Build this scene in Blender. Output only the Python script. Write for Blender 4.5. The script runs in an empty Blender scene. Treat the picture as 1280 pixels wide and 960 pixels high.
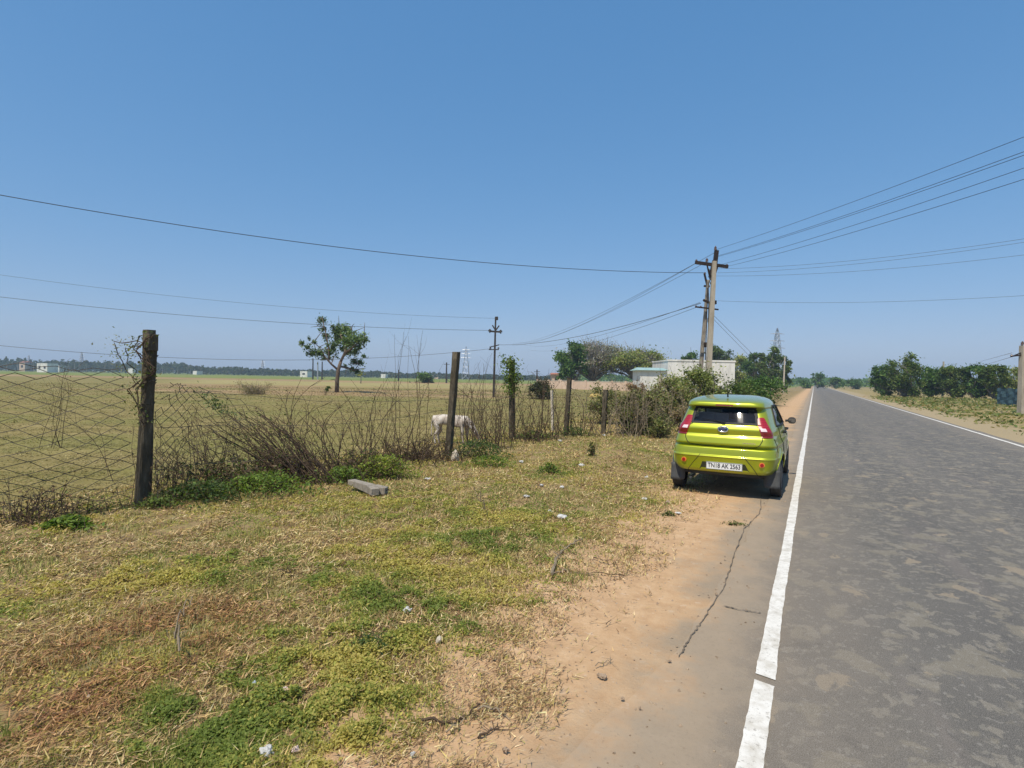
import bpy, bmesh, math, random
import numpy as np
from mathutils import Vector, Matrix

random.seed(7); rng = np.random.default_rng(7)
sc = bpy.context.scene
COL = sc.collection
R = math.radians

# ------------------------------------------------------------------ camera
CAM_H = 1.6; FOC = 700.0
PITCH = R(0.586); ROLL = R(1.06); T = R(28.35)
Fv = Vector((0, math.cos(PITCH), -math.sin(PITCH)))
U0 = Vector((0, math.sin(PITCH), math.cos(PITCH)))
R0 = Vector((1, 0, 0))
Rv = R0*math.cos(ROLL) + U0*math.sin(ROLL)
Uv = -R0*math.sin(ROLL) + U0*math.cos(ROLL)
cam_d = bpy.data.cameras.new('camera'); cam = bpy.data.objects.new('camera', cam_d); COL.objects.link(cam)
m = Matrix((( Rv.x, Uv.x, -Fv.x, 0), (Rv.y, Uv.y, -Fv.y, 0), (Rv.z, Uv.z, -Fv.z, CAM_H), (0, 0, 0, 1)))
cam.matrix_world = m
cam_d.sensor_width = 36; cam_d.lens = FOC/1280*36; cam_d.clip_start = .05; cam_d.clip_end = 9000
sc.camera = cam

def ray(px, py): return Fv + Rv*((px-640)/FOC) - Uv*((py-480)/FOC)
def G(px, py, z=0.0):
    d = ray(px, py); t = (z-CAM_H)/d.z
    return Vector((d.x*t, d.y*t, z))
def P(px, py, Y):
    d = ray(px, py); t = Y/d.y
    return Vector((d.x*t, Y, CAM_H+d.z*t))
def hz(px): return 461+.0185*px
CT, ST = math.cos(T), math.sin(T)
def uv(x, y): return (x*CT-y*ST, x*ST+y*CT)
def xy(u, v): return (u*CT+v*ST, -u*ST+v*CT)

# ------------------------------------------------------------------ noise (numpy)
def _h(ix, iy, s):
    n = (ix*374761393 + iy*668265263 + s*974634777) & 0xffffffff
    n = ((n ^ (n >> 13))*1274126177) & 0xffffffff
    return ((n ^ (n >> 16)) & 0xffffff)/float(0xffffff)
def vnoise(x, y, s=0):
    x = np.asarray(x, float); y = np.asarray(y, float)
    ix = np.floor(x).astype(np.int64); iy = np.floor(y).astype(np.int64)
    fx = x-ix; fy = y-iy; fx = fx*fx*(3-2*fx); fy = fy*fy*(3-2*fy)
    a = _h(ix, iy, s); b = _h(ix+1, iy, s); c = _h(ix, iy+1, s); d = _h(ix+1, iy+1, s)
    return (a*(1-fx)+b*fx)*(1-fy)+(c*(1-fx)+d*fx)*fy
def fbm(x, y, s=0, o=4):
    t = 0; a = .5; n = 0
    for k in range(o):
        t = t+a*vnoise(np.asarray(x)*2**k, np.asarray(y)*2**k, s+k); n += a; a *= .5
    return t/n
def sstep(a, b, x):
    t = np.clip((np.asarray(x, float)-a)/(b-a), 0, 1); return t*t*(3-2*t)

mound_c = G(775, 578)
def hgt_uv(u, v):
    """ground relief; flat under the road"""
    u = np.asarray(u, float); v = np.asarray(v, float)
    w = sstep(-1.0, -2.6, u)*sstep(60, 30, v)
    h = w*((fbm(u*.8, v*.8, 3)-.5)*.10+(fbm(u*4, v*4, 9)-.5)*.035)
    h = h+sstep(-.7, -1.3, u)*(vnoise(u*6, v*6, 4)-.5)*.008
    mu, mv = uv(mound_c.x, mound_c.y)
    d2 = ((u-mu)/.8)**2+((v-mv)/1.3)**2
    h = h+.24*np.exp(-d2)*(.7+.5*fbm(u*3, v*3, 5))
    h = h+sstep(5.6, 9, u)*((fbm(u*.5, v*.5, 12)-.4)*.25)
    return h
def hgt(x, y):
    u, v = uv(x, y); return float(hgt_uv(u, v))
def Gh(px, py):
    p = G(px, py); p.z = hgt(p.x, p.y); return p

# ------------------------------------------------------------------ materials
def newmat(name):
    mt = bpy.data.materials.new(name); mt.use_nodes = True
    nt = mt.node_tree; nt.nodes.clear()
    out = nt.nodes.new('ShaderNodeOutputMaterial')
    return mt, nt, out
def N(nt, typ, **kw):
    n = nt.nodes.new(typ)
    for k, v in kw.items():
        if k.startswith('_'): setattr(n, k[1:], v)
        else:
            n.inputs[k.replace('__', ' ')].default_value = v
    return n
def L(nt, a, b): nt.links.new(a, b)
def ramp(nt, fac, stops):
    r = nt.nodes.new('ShaderNodeValToRGB'); e = r.color_ramp.elements
    e[0].position = stops[0][0]; e[0].color = (*stops[0][1], 1) if len(stops[0][1]) == 3 else stops[0][1]
    e[1].position = stops[-1][0]; e[1].color = (*stops[-1][1], 1)
    for p, c in stops[1:-1]:
        q = e.new(p); q.color = (*c, 1)
    L(nt, fac, r.inputs[0]); return r.outputs[0]
def mixc(nt, fac, a, b, mode='MIX'):
    n = nt.nodes.new('ShaderNodeMix'); n.data_type = 'RGBA'; n.blend_type = mode
    for sock, v in ((n.inputs[0], fac), (n.inputs[6], a), (n.inputs[7], b)):
        if isinstance(v, (int, float)): sock.default_value = v
        elif isinstance(v, tuple): sock.default_value = (*v, 1)
        else: L(nt, v, sock)
    return n.outputs[2]
def math_n(nt, op, a, b=None, clamp=False):
    n = nt.nodes.new('ShaderNodeMath'); n.operation = op; n.use_clamp = clamp
    for i, v in enumerate((a, b)):
        if v is None: continue
        if isinstance(v, (int, float)): n.inputs[i].default_value = v
        else: L(nt, v, n.inputs[i])
    return n.outputs[0]
def smooth(nt, x, a, b):
    n = nt.nodes.new('ShaderNodeMapRange'); n.interpolation_type = 'SMOOTHSTEP'
    L(nt, x, n.inputs['Value'])
    n.inputs['From Min'].default_value = a; n.inputs['From Max'].default_value = b
    if a > b:
        n.inputs['From Min'].default_value = b; n.inputs['From Max'].default_value = a
        n.inputs['To Min'].default_value = 1; n.inputs['To Max'].default_value = 0
    return n.outputs[0]
def noise(nt, vec, scale, detail=6, rough=.6, stretch=None, dist=0.0):
    n = nt.nodes.new('ShaderNodeTexNoise'); n.inputs['Scale'].default_value = scale
    n.inputs['Detail'].default_value = detail; n.inputs['Roughness'].default_value = rough
    n.inputs['Distortion'].default_value = dist
    if stretch:
        mp = nt.nodes.new('ShaderNodeMapping'); mp.inputs['Scale'].default_value = stretch
        L(nt, vec, mp.inputs[0]); vec = mp.outputs[0]
    L(nt, vec, n.inputs['Vector']); return n.outputs['Fac']
def bump(nt, h, strength, dist=.02):
    b = nt.nodes.new('ShaderNodeBump'); b.inputs['Strength'].default_value = strength
    b.inputs['Distance'].default_value = dist; L(nt, h, b.inputs['Height']); return b.outputs[0]

def mat_var(name, c1, c2, rough=.8, metallic=0.0, scale=8, bmp=.2, bdist=.01, coat=0, stretch=None, c3=None, spec=.4):
    mt, nt, out = newmat(name)
    tc = nt.nodes.new('ShaderNodeTexCoord')
    f = noise(nt, tc.outputs['Object'], scale, 8, .65, stretch)
    stops = [(.3, c1), (.7, c2)] if c3 is None else [(.28, c1), (.55, c2), (.72, c3)]
    c = ramp(nt, f, stops)
    b = N(nt, 'ShaderNodeBsdfPrincipled', Roughness=rough, Metallic=metallic)
    b.inputs['Specular IOR Level'].default_value = spec
    b.inputs['Coat Weight'].default_value = coat; b.inputs['Coat Roughness'].default_value = .05
    L(nt, c, b.inputs['Base Color'])
    if bmp > 0:
        f2 = noise(nt, tc.outputs['Object'], scale*4, 5, .7, stretch)
        L(nt, bump(nt, f2, bmp, bdist), b.inputs['Normal'])
    L(nt, b.outputs[0], out.inputs[0]); return mt

def leaf_mat(name, transl=.35, rough=.6):
    mt, nt, out = newmat(name)
    at = nt.nodes.new('ShaderNodeAttribute'); at.attribute_name = 'col'
    b = N(nt, 'ShaderNodeBsdfPrincipled', Roughness=rough); b.inputs['Specular IOR Level'].default_value = .25
    L(nt, at.outputs['Color'], b.inputs['Base Color'])
    t = nt.nodes.new('ShaderNodeBsdfTranslucent')
    L(nt, mixc(nt, 1.0, at.outputs['Color'], (1.0, 1.0, .55), 'MULTIPLY'), t.inputs['Color'])
    mx = nt.nodes.new('ShaderNodeMixShader'); mx.inputs[0].default_value = transl
    L(nt, b.outputs[0], mx.inputs[1]); L(nt, t.outputs[0], mx.inputs[2]); L(nt, mx.outputs[0], out.inputs[0])
    return mt
M = {}
M['leaf'] = leaf_mat('leaf', .45)
M['straw'] = leaf_mat('straw', .2, .8)
M['bark'] = mat_var('bark', (.07, .05, .035), (.16, .12, .09), .9, scale=6, bmp=.5)
M['greybark'] = mat_var('greybark', (.16, .14, .12), (.30, .27, .23), .9, scale=6, bmp=.3)
M['twig'] = mat_var('twig', (.035, .023, .014), (.11, .07, .042), .9, scale=9, bmp=.0)
M['twigpale'] = mat_var('twigpale', (.16, .12, .08), (.30, .24, .16), .9, scale=9, bmp=.0)
M['concrete'] = mat_var('concrete', (.13, .11, .085), (.33, .29, .235), .9, scale=9, bmp=.9, bdist=.02, c3=(.22, .18, .13), stretch=(1, 1, .35))
M['oldpost'] = mat_var('oldpost', (.04, .033, .022), (.12, .10, .07), .95, scale=11, bmp=1.0, bdist=.03, c3=(.24, .20, .145), stretch=(1, 1, .25), spec=.1)
M['poleconc'] = mat_var('poleconc', (.25, .21, .155), (.42, .37, .29), .9, scale=4, bmp=.3, c3=(.33, .28, .21), stretch=(1, 1, .25))
M['rust'] = mat_var('rust', (.018, .012, .010), (.05, .032, .026), .7, .3, scale=12, bmp=.2)
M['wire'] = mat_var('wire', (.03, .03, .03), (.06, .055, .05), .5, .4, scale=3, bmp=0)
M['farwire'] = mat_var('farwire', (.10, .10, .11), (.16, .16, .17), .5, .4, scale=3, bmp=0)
M['meshwire'] = mat_var('meshwire', (.04, .035, .028), (.10, .085, .065), .8, .3, scale=6, bmp=0)
M['porcelain'] = mat_var('porcelain', (.10, .06, .045), (.16, .10, .08), .3, scale=3, bmp=0)
M['steel'] = mat_var('steel', (.035, .03, .028), (.08, .07, .065), .6, .5, scale=6, bmp=.1)
M['pylon'] = mat_var('pylon', (.30, .31, .33), (.42, .43, .45), .5, .6, scale=1, bmp=0)
M['whitewall'] = mat_var('whitewall', (.50, .47, .42), (.78, .75, .69), .9, scale=.9, bmp=.1, c3=(.66, .62, .56), stretch=(1, 1, .3))
M['pinkwall'] = mat_var('pinkwall', (.50, .36, .26), (.66, .50, .38), .9, scale=.6, bmp=.1)
M['tealroof'] = mat_var('tealroof', (.22, .36, .34), (.36, .48, .46), .6, scale=1, bmp=.1)
M['darkopen'] = mat_var('darkopen', (.02, .022, .025), (.05, .05, .055), .4, scale=2, bmp=0)
M['redroof'] = mat_var('redroof', (.28, .11, .07), (.40, .17, .11), .8, scale=2, bmp=.1)
M['net'] = mat_var('net', (.03, .07, .085), (.07, .13, .15), .8, scale=3, bmp=.3)
M['litter'] = mat_var('litter', (.34, .33, .30), (.66, .65, .62), .6, scale=40, bmp=.6)
M['litterblue'] = mat_var('litterblue', (.24, .29, .33), (.48, .52, .54), .45, scale=30, bmp=.4)
M['litterpink'] = mat_var('litterpink', (.55, .36, .33), (.75, .62, .58), .5, scale=30, bmp=.4)
M['stone'] = mat_var('stone', (.24, .17, .11), (.42, .32, .23), .9, scale=14, bmp=.5)
M['palestone'] = mat_var('palestone', (.40, .34, .26), (.62, .55, .44), .9, scale=14, bmp=.5)

# ------------------------------------------------------------------ objects
def tag(o, label=None, cat=None, group=None, kind=None):
    if label: o['label'] = label
    if cat: o['category'] = cat
    if group: o['group'] = group
    if kind: o['kind'] = kind
    return o
def empty(name, loc, label, cat, group=None, rz=0):
    o = bpy.data.objects.new(name, None); COL.objects.link(o)
    o.location = loc; o.rotation_euler = (0, 0, rz); o.empty_display_size = .2
    return tag(o, label, cat, group)
class MB:
    def __init__(s): s.v = []; s.f = []
    def tube(s, pts, rad, n=6, cap=True):
        pts = [Vector(p) for p in pts]
        if not hasattr(rad, '__len__'): rad = [rad]*len(pts)
        b = len(s.v); k = len(pts)
        t0 = (pts[1]-pts[0]).normalized()
        a = Vector((0, 0, 1)) if abs(t0.z) < .9 else Vector((1, 0, 0))
        for i in range(k):
            t = (pts[min(i+1, k-1)]-pts[max(i-1, 0)])
            if t.length < 1e-9: t = t0.copy()
            t.normalize()
            x = a-t*a.dot(t)
            if x.length < 1e-6: x = t.orthogonal()
            x.normalize(); y = t.cross(x); a = x
            for j in range(n):
                q = 2*math.pi*j/n
                s.v.append(pts[i]+(x*math.cos(q)+y*math.sin(q))*rad[i])
        for i in range(k-1):
            for j in range(n):
                s.f.append((b+i*n+j, b+i*n+(j+1) % n, b+(i+1)*n+(j+1) % n, b+(i+1)*n+j))
        if cap and n > 2:
            s.f.append(tuple(b+j for j in reversed(range(n)))); s.f.append(tuple(b+(k-1)*n+j for j in range(n)))
    def box(s, c, size, rot=None, taper=(1, 1)):
        b = len(s.v); c = Vector(c); sx, sy, sz = [q/2 for q in size]
        for dz in (-1, 1):
            k = taper if dz > 0 else (1, 1)
            for dx, dy in ((-1, -1), (1, -1), (1, 1), (-1, 1)):
                p = Vector((dx*sx*k[0], dy*sy*k[1], dz*sz))
                if rot is not None: p = rot @ p
                s.v.append(c+p)
        for f in ((3, 2, 1, 0), (4, 5, 6, 7), (0, 1, 5, 4), (1, 2, 6, 5), (2, 3, 7, 6), (3, 0, 4, 7)):
            s.f.append(tuple(b+i for i in f))
    def beam(s, a, b, w, h, w2=None, h2=None, up=None):
        a = Vector(a); b = Vector(b); t = (b-a).normalized()
        up = Vector(up) if up is not None else (Vector((0, 0, 1)) if abs(t.z) < .9 else Vector((0, 1, 0)))
        x = t.cross(up).normalized(); y = x.cross(t)
        k = len(s.v)
        for p, ww, hh in ((a, w, h), (b, w2 or w, h2 or h)):
            for dx, dy in ((-1, -1), (1, -1), (1, 1), (-1, 1)):
                s.v.append(p+x*dx*ww/2+y*dy*hh/2)
        for f in ((3, 2, 1, 0), (4, 5, 6, 7), (0, 1, 5, 4), (1, 2, 6, 5), (2, 3, 7, 6), (3, 0, 4, 7)):
            s.f.append(tuple(k+i for i in f))
    def ring(s, c, axis, r0, r1, n=24):
        pass
    def build(s, name, mat, parent=None, loc=None, smooth=False, bevel=0, wpt=False):
        me = bpy.data.meshes.new(name)
        vs = s.v
        if loc is not None:
            l = Vector(loc); vs = [Vector(p)-l for p in s.v]
        me.from_pydata([tuple(p) for p in vs], [], s.f); me.materials.append(mat); me.validate(); me.update()
        o = bpy.data.objects.new(name, me); COL.objects.link(o)
        if loc is not None: o.location = loc
        if parent is not None: o.parent = parent
        if smooth: me.polygons.foreach_set('use_smooth', [True]*len(me.polygons))
        if bevel:
            bm = bmesh.new(); bm.from_mesh(me)
            bmesh.ops.recalc_face_normals(bm, faces=bm.faces)
            ed = [e for e in bm.edges if len(e.link_faces) == 2 and e.calc_face_angle(0) > .5]
            bmesh.ops.bevel(bm, geom=ed, offset=bevel, segments=2, affect='EDGES', profile=.6)
            bm.to_mesh(me); bm.free()
        return o
def rel(pts, base): return [Vector(p)-Vector(base) for p in pts]

def leaf_mesh(name, pos, ax, ay, col, mat, parent=None, shape='leaf'):
    """many small faces: pos (n,3), half axes ax, ay (n,3), colours (n,3)"""
    n = len(pos)
    if shape == 'leaf':
        vs = np.stack([pos-ax, pos-ay*.9+ax*.1, pos+ax, pos+ay*.9+ax*.1], 1)
        k = 4
    else:
        vs = np.stack([pos-ay, pos+ay, pos+ax], 1); k = 3
    me = bpy.data.meshes.new(name)
    me.vertices.add(n*k); me.vertices.foreach_set('co', vs.reshape(-1).astype(np.float32))
    me.loops.add(n*k); me.loops.foreach_set('vertex_index', np.arange(n*k, dtype=np.int32))
    me.polygons.add(n); me.polygons.foreach_set('loop_start', np.arange(0, n*k, k, dtype=np.int32))
    me.polygons.foreach_set('loop_total', np.full(n, k, dtype=np.int32))
    at = me.attributes.new('col', 'FLOAT_COLOR', 'POINT')
    c4 = np.concatenate([col, np.ones((n, 1))], 1)
    at.data.foreach_set('color', np.repeat(c4, k, 0).reshape(-1).astype(np.float32))
    me.materials.append(mat); me.update(calc_edges=True)
    o = bpy.data.objects.new(name, me); COL.objects.link(o)
    if parent is not None: o.parent = parent
    return o
def rand_dirs(n, up=0.0):
    d = rng.normal(size=(n, 3)); d /= np.linalg.norm(d, axis=1)[:, None]
    return d
def rand_leaves(pos, size, up=.4):
    """random oriented axes; up pulls normals upwards"""
    n = len(pos); nrm = rand_dirs(n); nrm[:, 2] = np.abs(nrm[:, 2])+up
    nrm /= np.linalg.norm(nrm, axis=1)[:, None]
    t = rand_dirs(n); ax = np.cross(nrm, t); ax /= np.linalg.norm(ax, axis=1)[:, None]+1e-9
    ay = np.cross(nrm, ax); size = np.asarray(size).reshape(-1, 1)
    return ax*size, ay*size*.55
def pick(cols, n, var=.15):
    cols = np.array(cols); c = cols[rng.integers(0, len(cols), n)]
    return np.clip(c*(1+rng.normal(0, var, (n, 1)))*(1+rng.normal(0, .05, (n, 3))), .003, .95)
# ------------------------------------------------------------------ world, sun, haze
SUN_EL = R(62); SX, SY = -.50, -.866
wd = bpy.data.worlds.new('World'); sc.world = wd; wd.use_nodes = True
nt = wd.node_tree; nt.nodes.clear()
sky = nt.nodes.new('ShaderNodeTexSky'); sky.sky_type = 'NISHITA'; sky.sun_disc = False
sky.sun_elevation = SUN_EL; sky.sun_rotation = math.atan2(SX, SY) % (2*math.pi)
sky.altitude = 0; sky.air_density = 1.0; sky.dust_density = .7; sky.ozone_density = 2.0
hs = nt.nodes.new('ShaderNodeHueSaturation'); hs.inputs['Saturation'].default_value = 1.24; hs.inputs['Hue'].default_value = .497
bg = nt.nodes.new('ShaderNodeBackground'); bg.inputs[1].default_value = .125
wo = nt.nodes.new('ShaderNodeOutputWorld')
nt.links.new(sky.outputs[0], hs.inputs['Color'])
# tone response of the sky light, per channel
ss = nt.nodes.new('ShaderNodeSeparateColor'); cc_ = nt.nodes.new('ShaderNodeCombineColor'); nt.links.new(hs.outputs[0], ss.inputs[0])
for i, (a_, g_) in enumerate(((.530, .68), (.555, .51), (.715, .43))):
    x_ = math_n(nt, 'MAXIMUM', math_n(nt, 'MULTIPLY', ss.outputs[i], .125), .0005)
    nt.links.new(math_n(nt, 'MULTIPLY', math_n(nt, 'POWER', x_, g_), a_/.125), cc_.inputs[i])
nt.links.new(cc_.outputs[0], bg.inputs[0]); nt.links.new(bg.outputs[0], wo.inputs[0])
sl = bpy.data.lights.new('sun', 'SUN'); sl.energy = 4.3; sl.angle = R(.55); sl.color = (1, .925, .79)
so = bpy.data.objects.new('sun', sl); COL.objects.link(so)
sd = Vector((SX, SY, 0)).normalized()*math.cos(SUN_EL)+Vector((0, 0, math.sin(SUN_EL)))
so.rotation_euler = sd.to_track_quat('Z', 'Y').to_euler(); so.location = sd*30
sc.view_settings.view_transform = 'Standard'; sc.view_settings.look = 'None'
sc.view_settings.exposure = 0.2; sc.view_settings.gamma = 1; sc.view_settings.use_curve_mapping = False
sc.cycles.max_bounces = 6; sc.cycles.volume_bounces = 0; sc.cycles.transparent_max_bounces = 8
sc.cycles.use_denoising = True
sc.cycles.volume_step_rate = 10

HAZE = 0.0005
if HAZE > 0:
    mt, nt, out = newmat('haze')
    pv = nt.nodes.new('ShaderNodeVolumePrincipled'); pv.inputs['Density'].default_value = HAZE
    pv.inputs['Color'].default_value = (.62, .80, 1, 1); pv.inputs['Anisotropy'].default_value = .0
    L(nt, pv.outputs[0], out.inputs['Volume'])
    b = MB(); b.box((0, 650, 29), (3600, 2700, 62)); o = b.build('haze', mt); tag(o, kind='stuff')

# ------------------------------------------------------------------ the ground
def axis(lo, hi, dense_lo, dense_hi, step, g=1.09):
    a = list(np.arange(dense_lo, dense_hi+1e-6, step))
    s = step; x = dense_hi
    while x < hi: s *= g; x += s; a.append(min(x, hi))
    s = step; x = dense_lo; b = []
    while x > lo: s *= g; x -= s; b.append(max(x, lo))
    return np.array(b[::-1]+a)
us = axis(-1900, 1700, -9.5, .2, .07); vs = axis(-700, 2600, -1.0, 17, .09)
UU, VV = np.meshgrid(us, vs)
HH = hgt_uv(UU, VV)
far = np.hypot(UU, VV)
HH = HH-sstep(-.7, -.2, UU)*sstep(5.6, 5.3, UU)*.012
nu, nv = len(us), len(vs)
me = bpy.data.meshes.new('ground')
me.vertices.add(nu*nv); me.vertices.foreach_set('co', np.stack([UU, VV, HH], 2).reshape(-1).astype(np.float32))
ii = np.arange((nv-1)*(nu-1)); r = ii//(nu-1); c = ii % (nu-1); a0 = r*nu+c
q = np.stack([a0, a0+1, a0+1+nu, a0+nu], 1).astype(np.int32)
me.loops.add(q.size); me.loops.foreach_set('vertex_index', q.reshape(-1))
me.polygons.add(len(q)); me.polygons.foreach_set('loop_start', np.arange(0, q.size, 4, dtype=np.int32)); me.polygons.foreach_set('loop_total', np.full(len(q), 4, dtype=np.int32))
me.polygons.foreach_set('use_smooth', np.ones(len(q), bool)); me.update(calc_edges=True)
ground = bpy.data.objects.new('ground', me); COL.objects.link(ground); ground.rotation_euler = (0, 0, -T)
tag(ground, kind='structure')

def dirt_shade(nt, ob, su):
    n1 = noise(nt, ob, 1.1, 5, .6); n2 = noise(nt, ob, 7, 8, .7); n3 = noise(nt, ob, 45, 6, .75); nbig = noise(nt, ob, .05, 5, .6)
    un = math_n(nt, 'ADD', su, math_n(nt, 'MULTIPLY', math_n(nt, 'SUBTRACT', n1, .5), 1.6))
    un = math_n(nt, 'ADD', un, math_n(nt, 'MULTIPLY', math_n(nt, 'SUBTRACT', n2, .5), .6))
    # bare reddish dirt
    dirt = ramp(nt, n2, [(.25, (.37, .23, .125)), (.5, (.47, .305, .17)), (.72, (.55, .38, .225))])
    dirt = mixc(nt, math_n(nt, 'MULTIPLY', smooth(nt, n3, .58, .75), .5), dirt, (.16, .10, .06))
    sep = noise(nt, ob, 16, 3, .5)
    dirt = mixc(nt, math_n(nt, 'MULTIPLY', smooth(nt, sep, .62, .70), .45), dirt, (.55, .42, .30))
    dirt = mixc(nt, math_n(nt, 'MULTIPLY', smooth(nt, noise(nt, ob, 30, 4, .7, None, .5), .66, .72), .7), dirt, (.10, .075, .05))
    # dusty asphalt tint near the road
    dusty = mixc(nt, n2, (.25, .195, .135), (.34, .265, .185))
    dusty = mixc(nt, math_n(nt, 'MULTIPLY', smooth(nt, n3, .5, .75), .35), dusty, (.14, .11, .08))
    dirt = mixc(nt, smooth(nt, un, -1.05, -.5), dirt, dusty)
    return dirt, un, n1, n2, n3, nbig
mt, nt, out = newmat('ground')
tc = nt.nodes.new('ShaderNodeTexCoord'); ob = tc.outputs['Object']
ge = nt.nodes.new('ShaderNodeNewGeometry'); sp = nt.nodes.new('ShaderNodeSeparateXYZ'); L(nt, ob, sp.inputs[0])
su = sp.outputs[0]; sv = sp.outputs[1]
wpz = nt.nodes.new('ShaderNodeSeparateXYZ'); L(nt, ge.outputs['Position'], wpz.inputs[0]); wY = wpz.outputs[1]; wX = wpz.outputs[0]
dirt, un, n1, n2, n3, nbig = dirt_shade(nt, ob, su)
# verge litter under the weeds
verge = ramp(nt, n2, [(.25, (.14, .09, .045)), (.45, (.27, .185, .095)), (.6, (.24, .20, .075)), (.78, (.40, .30, .16))])
verge = mixc(nt, smooth(nt, n3, .5, .7), verge, (.12, .095, .05))
# grazed field
fs = noise(nt, ge.outputs['Position'], 1.1, 8, .78, (.45, 1, 1)); fm = noise(nt, ob, .22, 5, .6)
fld = ramp(nt, fs, [(.25, (.11, .09, .027)), (.42, (.185, .148, .048)), (.58, (.25, .197, .075)), (.72, (.36, .275, .125))])
fld = mixc(nt, math_n(nt, 'MULTIPLY', smooth(nt, fm, .42, .62), .8), fld, mixc(nt, fs, (.12, .12, .03), (.245, .22, .068)))
f3 = noise(nt, ob, 14, 6, .8)
fld = mixc(nt, math_n(nt, 'MULTIPLY', smooth(nt, f3, .54, .66), .75), fld, (.11, .095, .035))
fld = mixc(nt, math_n(nt, 'MULTIPLY', smooth(nt, noise(nt, ob, 18, 5, .75), .56, .66), .7), fld, (.42, .34, .18))
# bands of plots in the distance
yb = math_n(nt, 'ADD', wY, math_n(nt, 'MULTIPLY', math_n(nt, 'SUBTRACT', noise(nt, ge.outputs['Position'], .06, 4, .6), .5), 18))
xb = math_n(nt, 'ADD', wX, math_n(nt, 'MULTIPLY', math_n(nt, 'SUBTRACT', noise(nt, ge.outputs['Position'], .1, 4, .6), .5), 14))
soil = ramp(nt, noise(nt, ge.outputs['Position'], .35, 6, .65, (.3, 1, 1)), [(.3, (.20, .135, .065)), (.5, (.30, .20, .10)), (.7, (.38, .285, .145))])
dry = ramp(nt, noise(nt, ge.outputs['Position'], .2, 6, .65, (.25, 1, 1)), [(.3, (.23, .19, .075)), (.5, (.33, .27, .115)), (.7, (.21, .21, .06))])
lush = ramp(nt, noise(nt, ge.outputs['Position'], .05, 5, .65, (.2, 1, 1)), [(.3, (.10, .14, .025)), (.5, (.17, .20, .04)), (.7, (.22, .215, .07))])
def band(a0, a1, s):
    return math_n(nt, 'MULTIPLY', smooth(nt, yb, a0-s, a0+s), smooth(nt, yb, a1+s*1.5, a1-s*1.5))
leftof = math_n(nt, 'MULTIPLY', smooth(nt, xb, 6, -4), smooth(nt, math_n(nt, 'ADD', xb, math_n(nt, 'MULTIPLY', wY, .45)), -20, -8))
bn = math_n(nt, 'MULTIPLY', band(44, 78, 2), leftof)
brk = smooth(nt, noise(nt, ge.outputs['Position'], .05, 4, .6, (.5, 1.6, 1)), .40, .52)
fld = mixc(nt, math_n(nt, 'MULTIPLY', bn, brk), fld, soil)
fld = mixc(nt, math_n(nt, 'MULTIPLY', band(80, 150, 5), leftof), fld, dry)
fld = mixc(nt, band(128, 160, 4), fld, soil)
fld = mixc(nt, smooth(nt, yb, 165, 190), fld, lush)
# right verge
rv = ramp(nt, n2, [(.25, (.14, .12, .045)), (.5, (.27, .21, .09)), (.75, (.36, .27, .14))])
rv = mixc(nt, smooth(nt, un, 8.3, 6.2), rv, mixc(nt, n2, (.27, .21, .12), (.38, .30, .18)))
c = mixc(nt, smooth(nt, un, -1.55, -2.6), dirt, verge)
c = mixc(nt, smooth(nt, un, -7.0, -7.9), c, fld)
c = mixc(nt, smooth(nt, su, 3.0, 3.1), c, rv)
b = N(nt, 'ShaderNodeBsdfPrincipled', Roughness=.95); b.inputs['Specular IOR Level'].default_value = .15
L(nt, c, b.inputs['Base Color'])
bb = math_n(nt, 'ADD', math_n(nt, 'MULTIPLY', n2, .6), math_n(nt, 'MULTIPLY', n3, .5))
L(nt, bump(nt, bb, .55, .03), b.inputs['Normal']); L(nt, b.outputs[0], out.inputs[0])
me.materials.append(mt)

# ------------------------------------------------------------------ the road (built in road coordinates)
UL = -.200; UR = 5.0
def strip(name, mat, u0f, u1f, vsamp, z, nseg=1):
    V = []; F = []
    for v in vsamp:
        a, b_ = u0f(v), u1f(v)
        for k in range(nseg+1):
            V.append((a+(b_-a)*k/nseg, v, z))
    w = nseg+1
    for i in range(len(vsamp)-1):
        for k in range(nseg): F.append((i*w+k, i*w+k+1, (i+1)*w+k+1, (i+1)*w+k))
    me = bpy.data.meshes.new(name); me.from_pydata(V, [], F); me.materials.append(mat); me.update()
    o = bpy.data.objects.new(name, me); COL.objects.link(o); o.rotation_euler = (0, 0, -T)
    return o
mt, nt, out = newmat('asphalt')
tc = nt.nodes.new('ShaderNodeTexCoord'); ob = tc.outputs['Object']
sp = nt.nodes.new('ShaderNodeSeparateXYZ'); L(nt, ob, sp.inputs[0]); su = sp.outputs[0]
g1 = noise(nt, ob, 220, 3, .6); g2 = noise(nt, ob, 2.2, 6, .65); g3 = noise(nt, ob, .9, 5, .6, (2.2, .25, 1))
base = ramp(nt, g2, [(.3, (.100, .091, .077)), (.55, (.130, .118, .100)), (.75, (.165, .147, .121))])
# wheel tracks: darker, polished
def gauss(u0, w):
    d = math_n(nt, 'DIVIDE', math_n(nt, 'SUBTRACT', su, u0), w)
    return math_n(nt, 'POWER', 2.718, math_n(nt, 'MULTIPLY', math_n(nt, 'MULTIPLY', d, d), -1.0))
tr = math_n(nt, 'ADD', math_n(nt, 'ADD', gauss(1.15, .42), gauss(2.5, .38)), math_n(nt, 'ADD', gauss(3.2, .3), gauss(4.1, .35)), True)
trn = math_n(nt, 'MULTIPLY', tr, smooth(nt, g3, .25, .6))
base = mixc(nt, math_n(nt, 'MULTIPLY', trn, .72), base, (.070, .066, .062))
base = mixc(nt, math_n(nt, 'MULTIPLY', smooth(nt, g3, .52, .68), .5), base, (.205, .17, .145))
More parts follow.
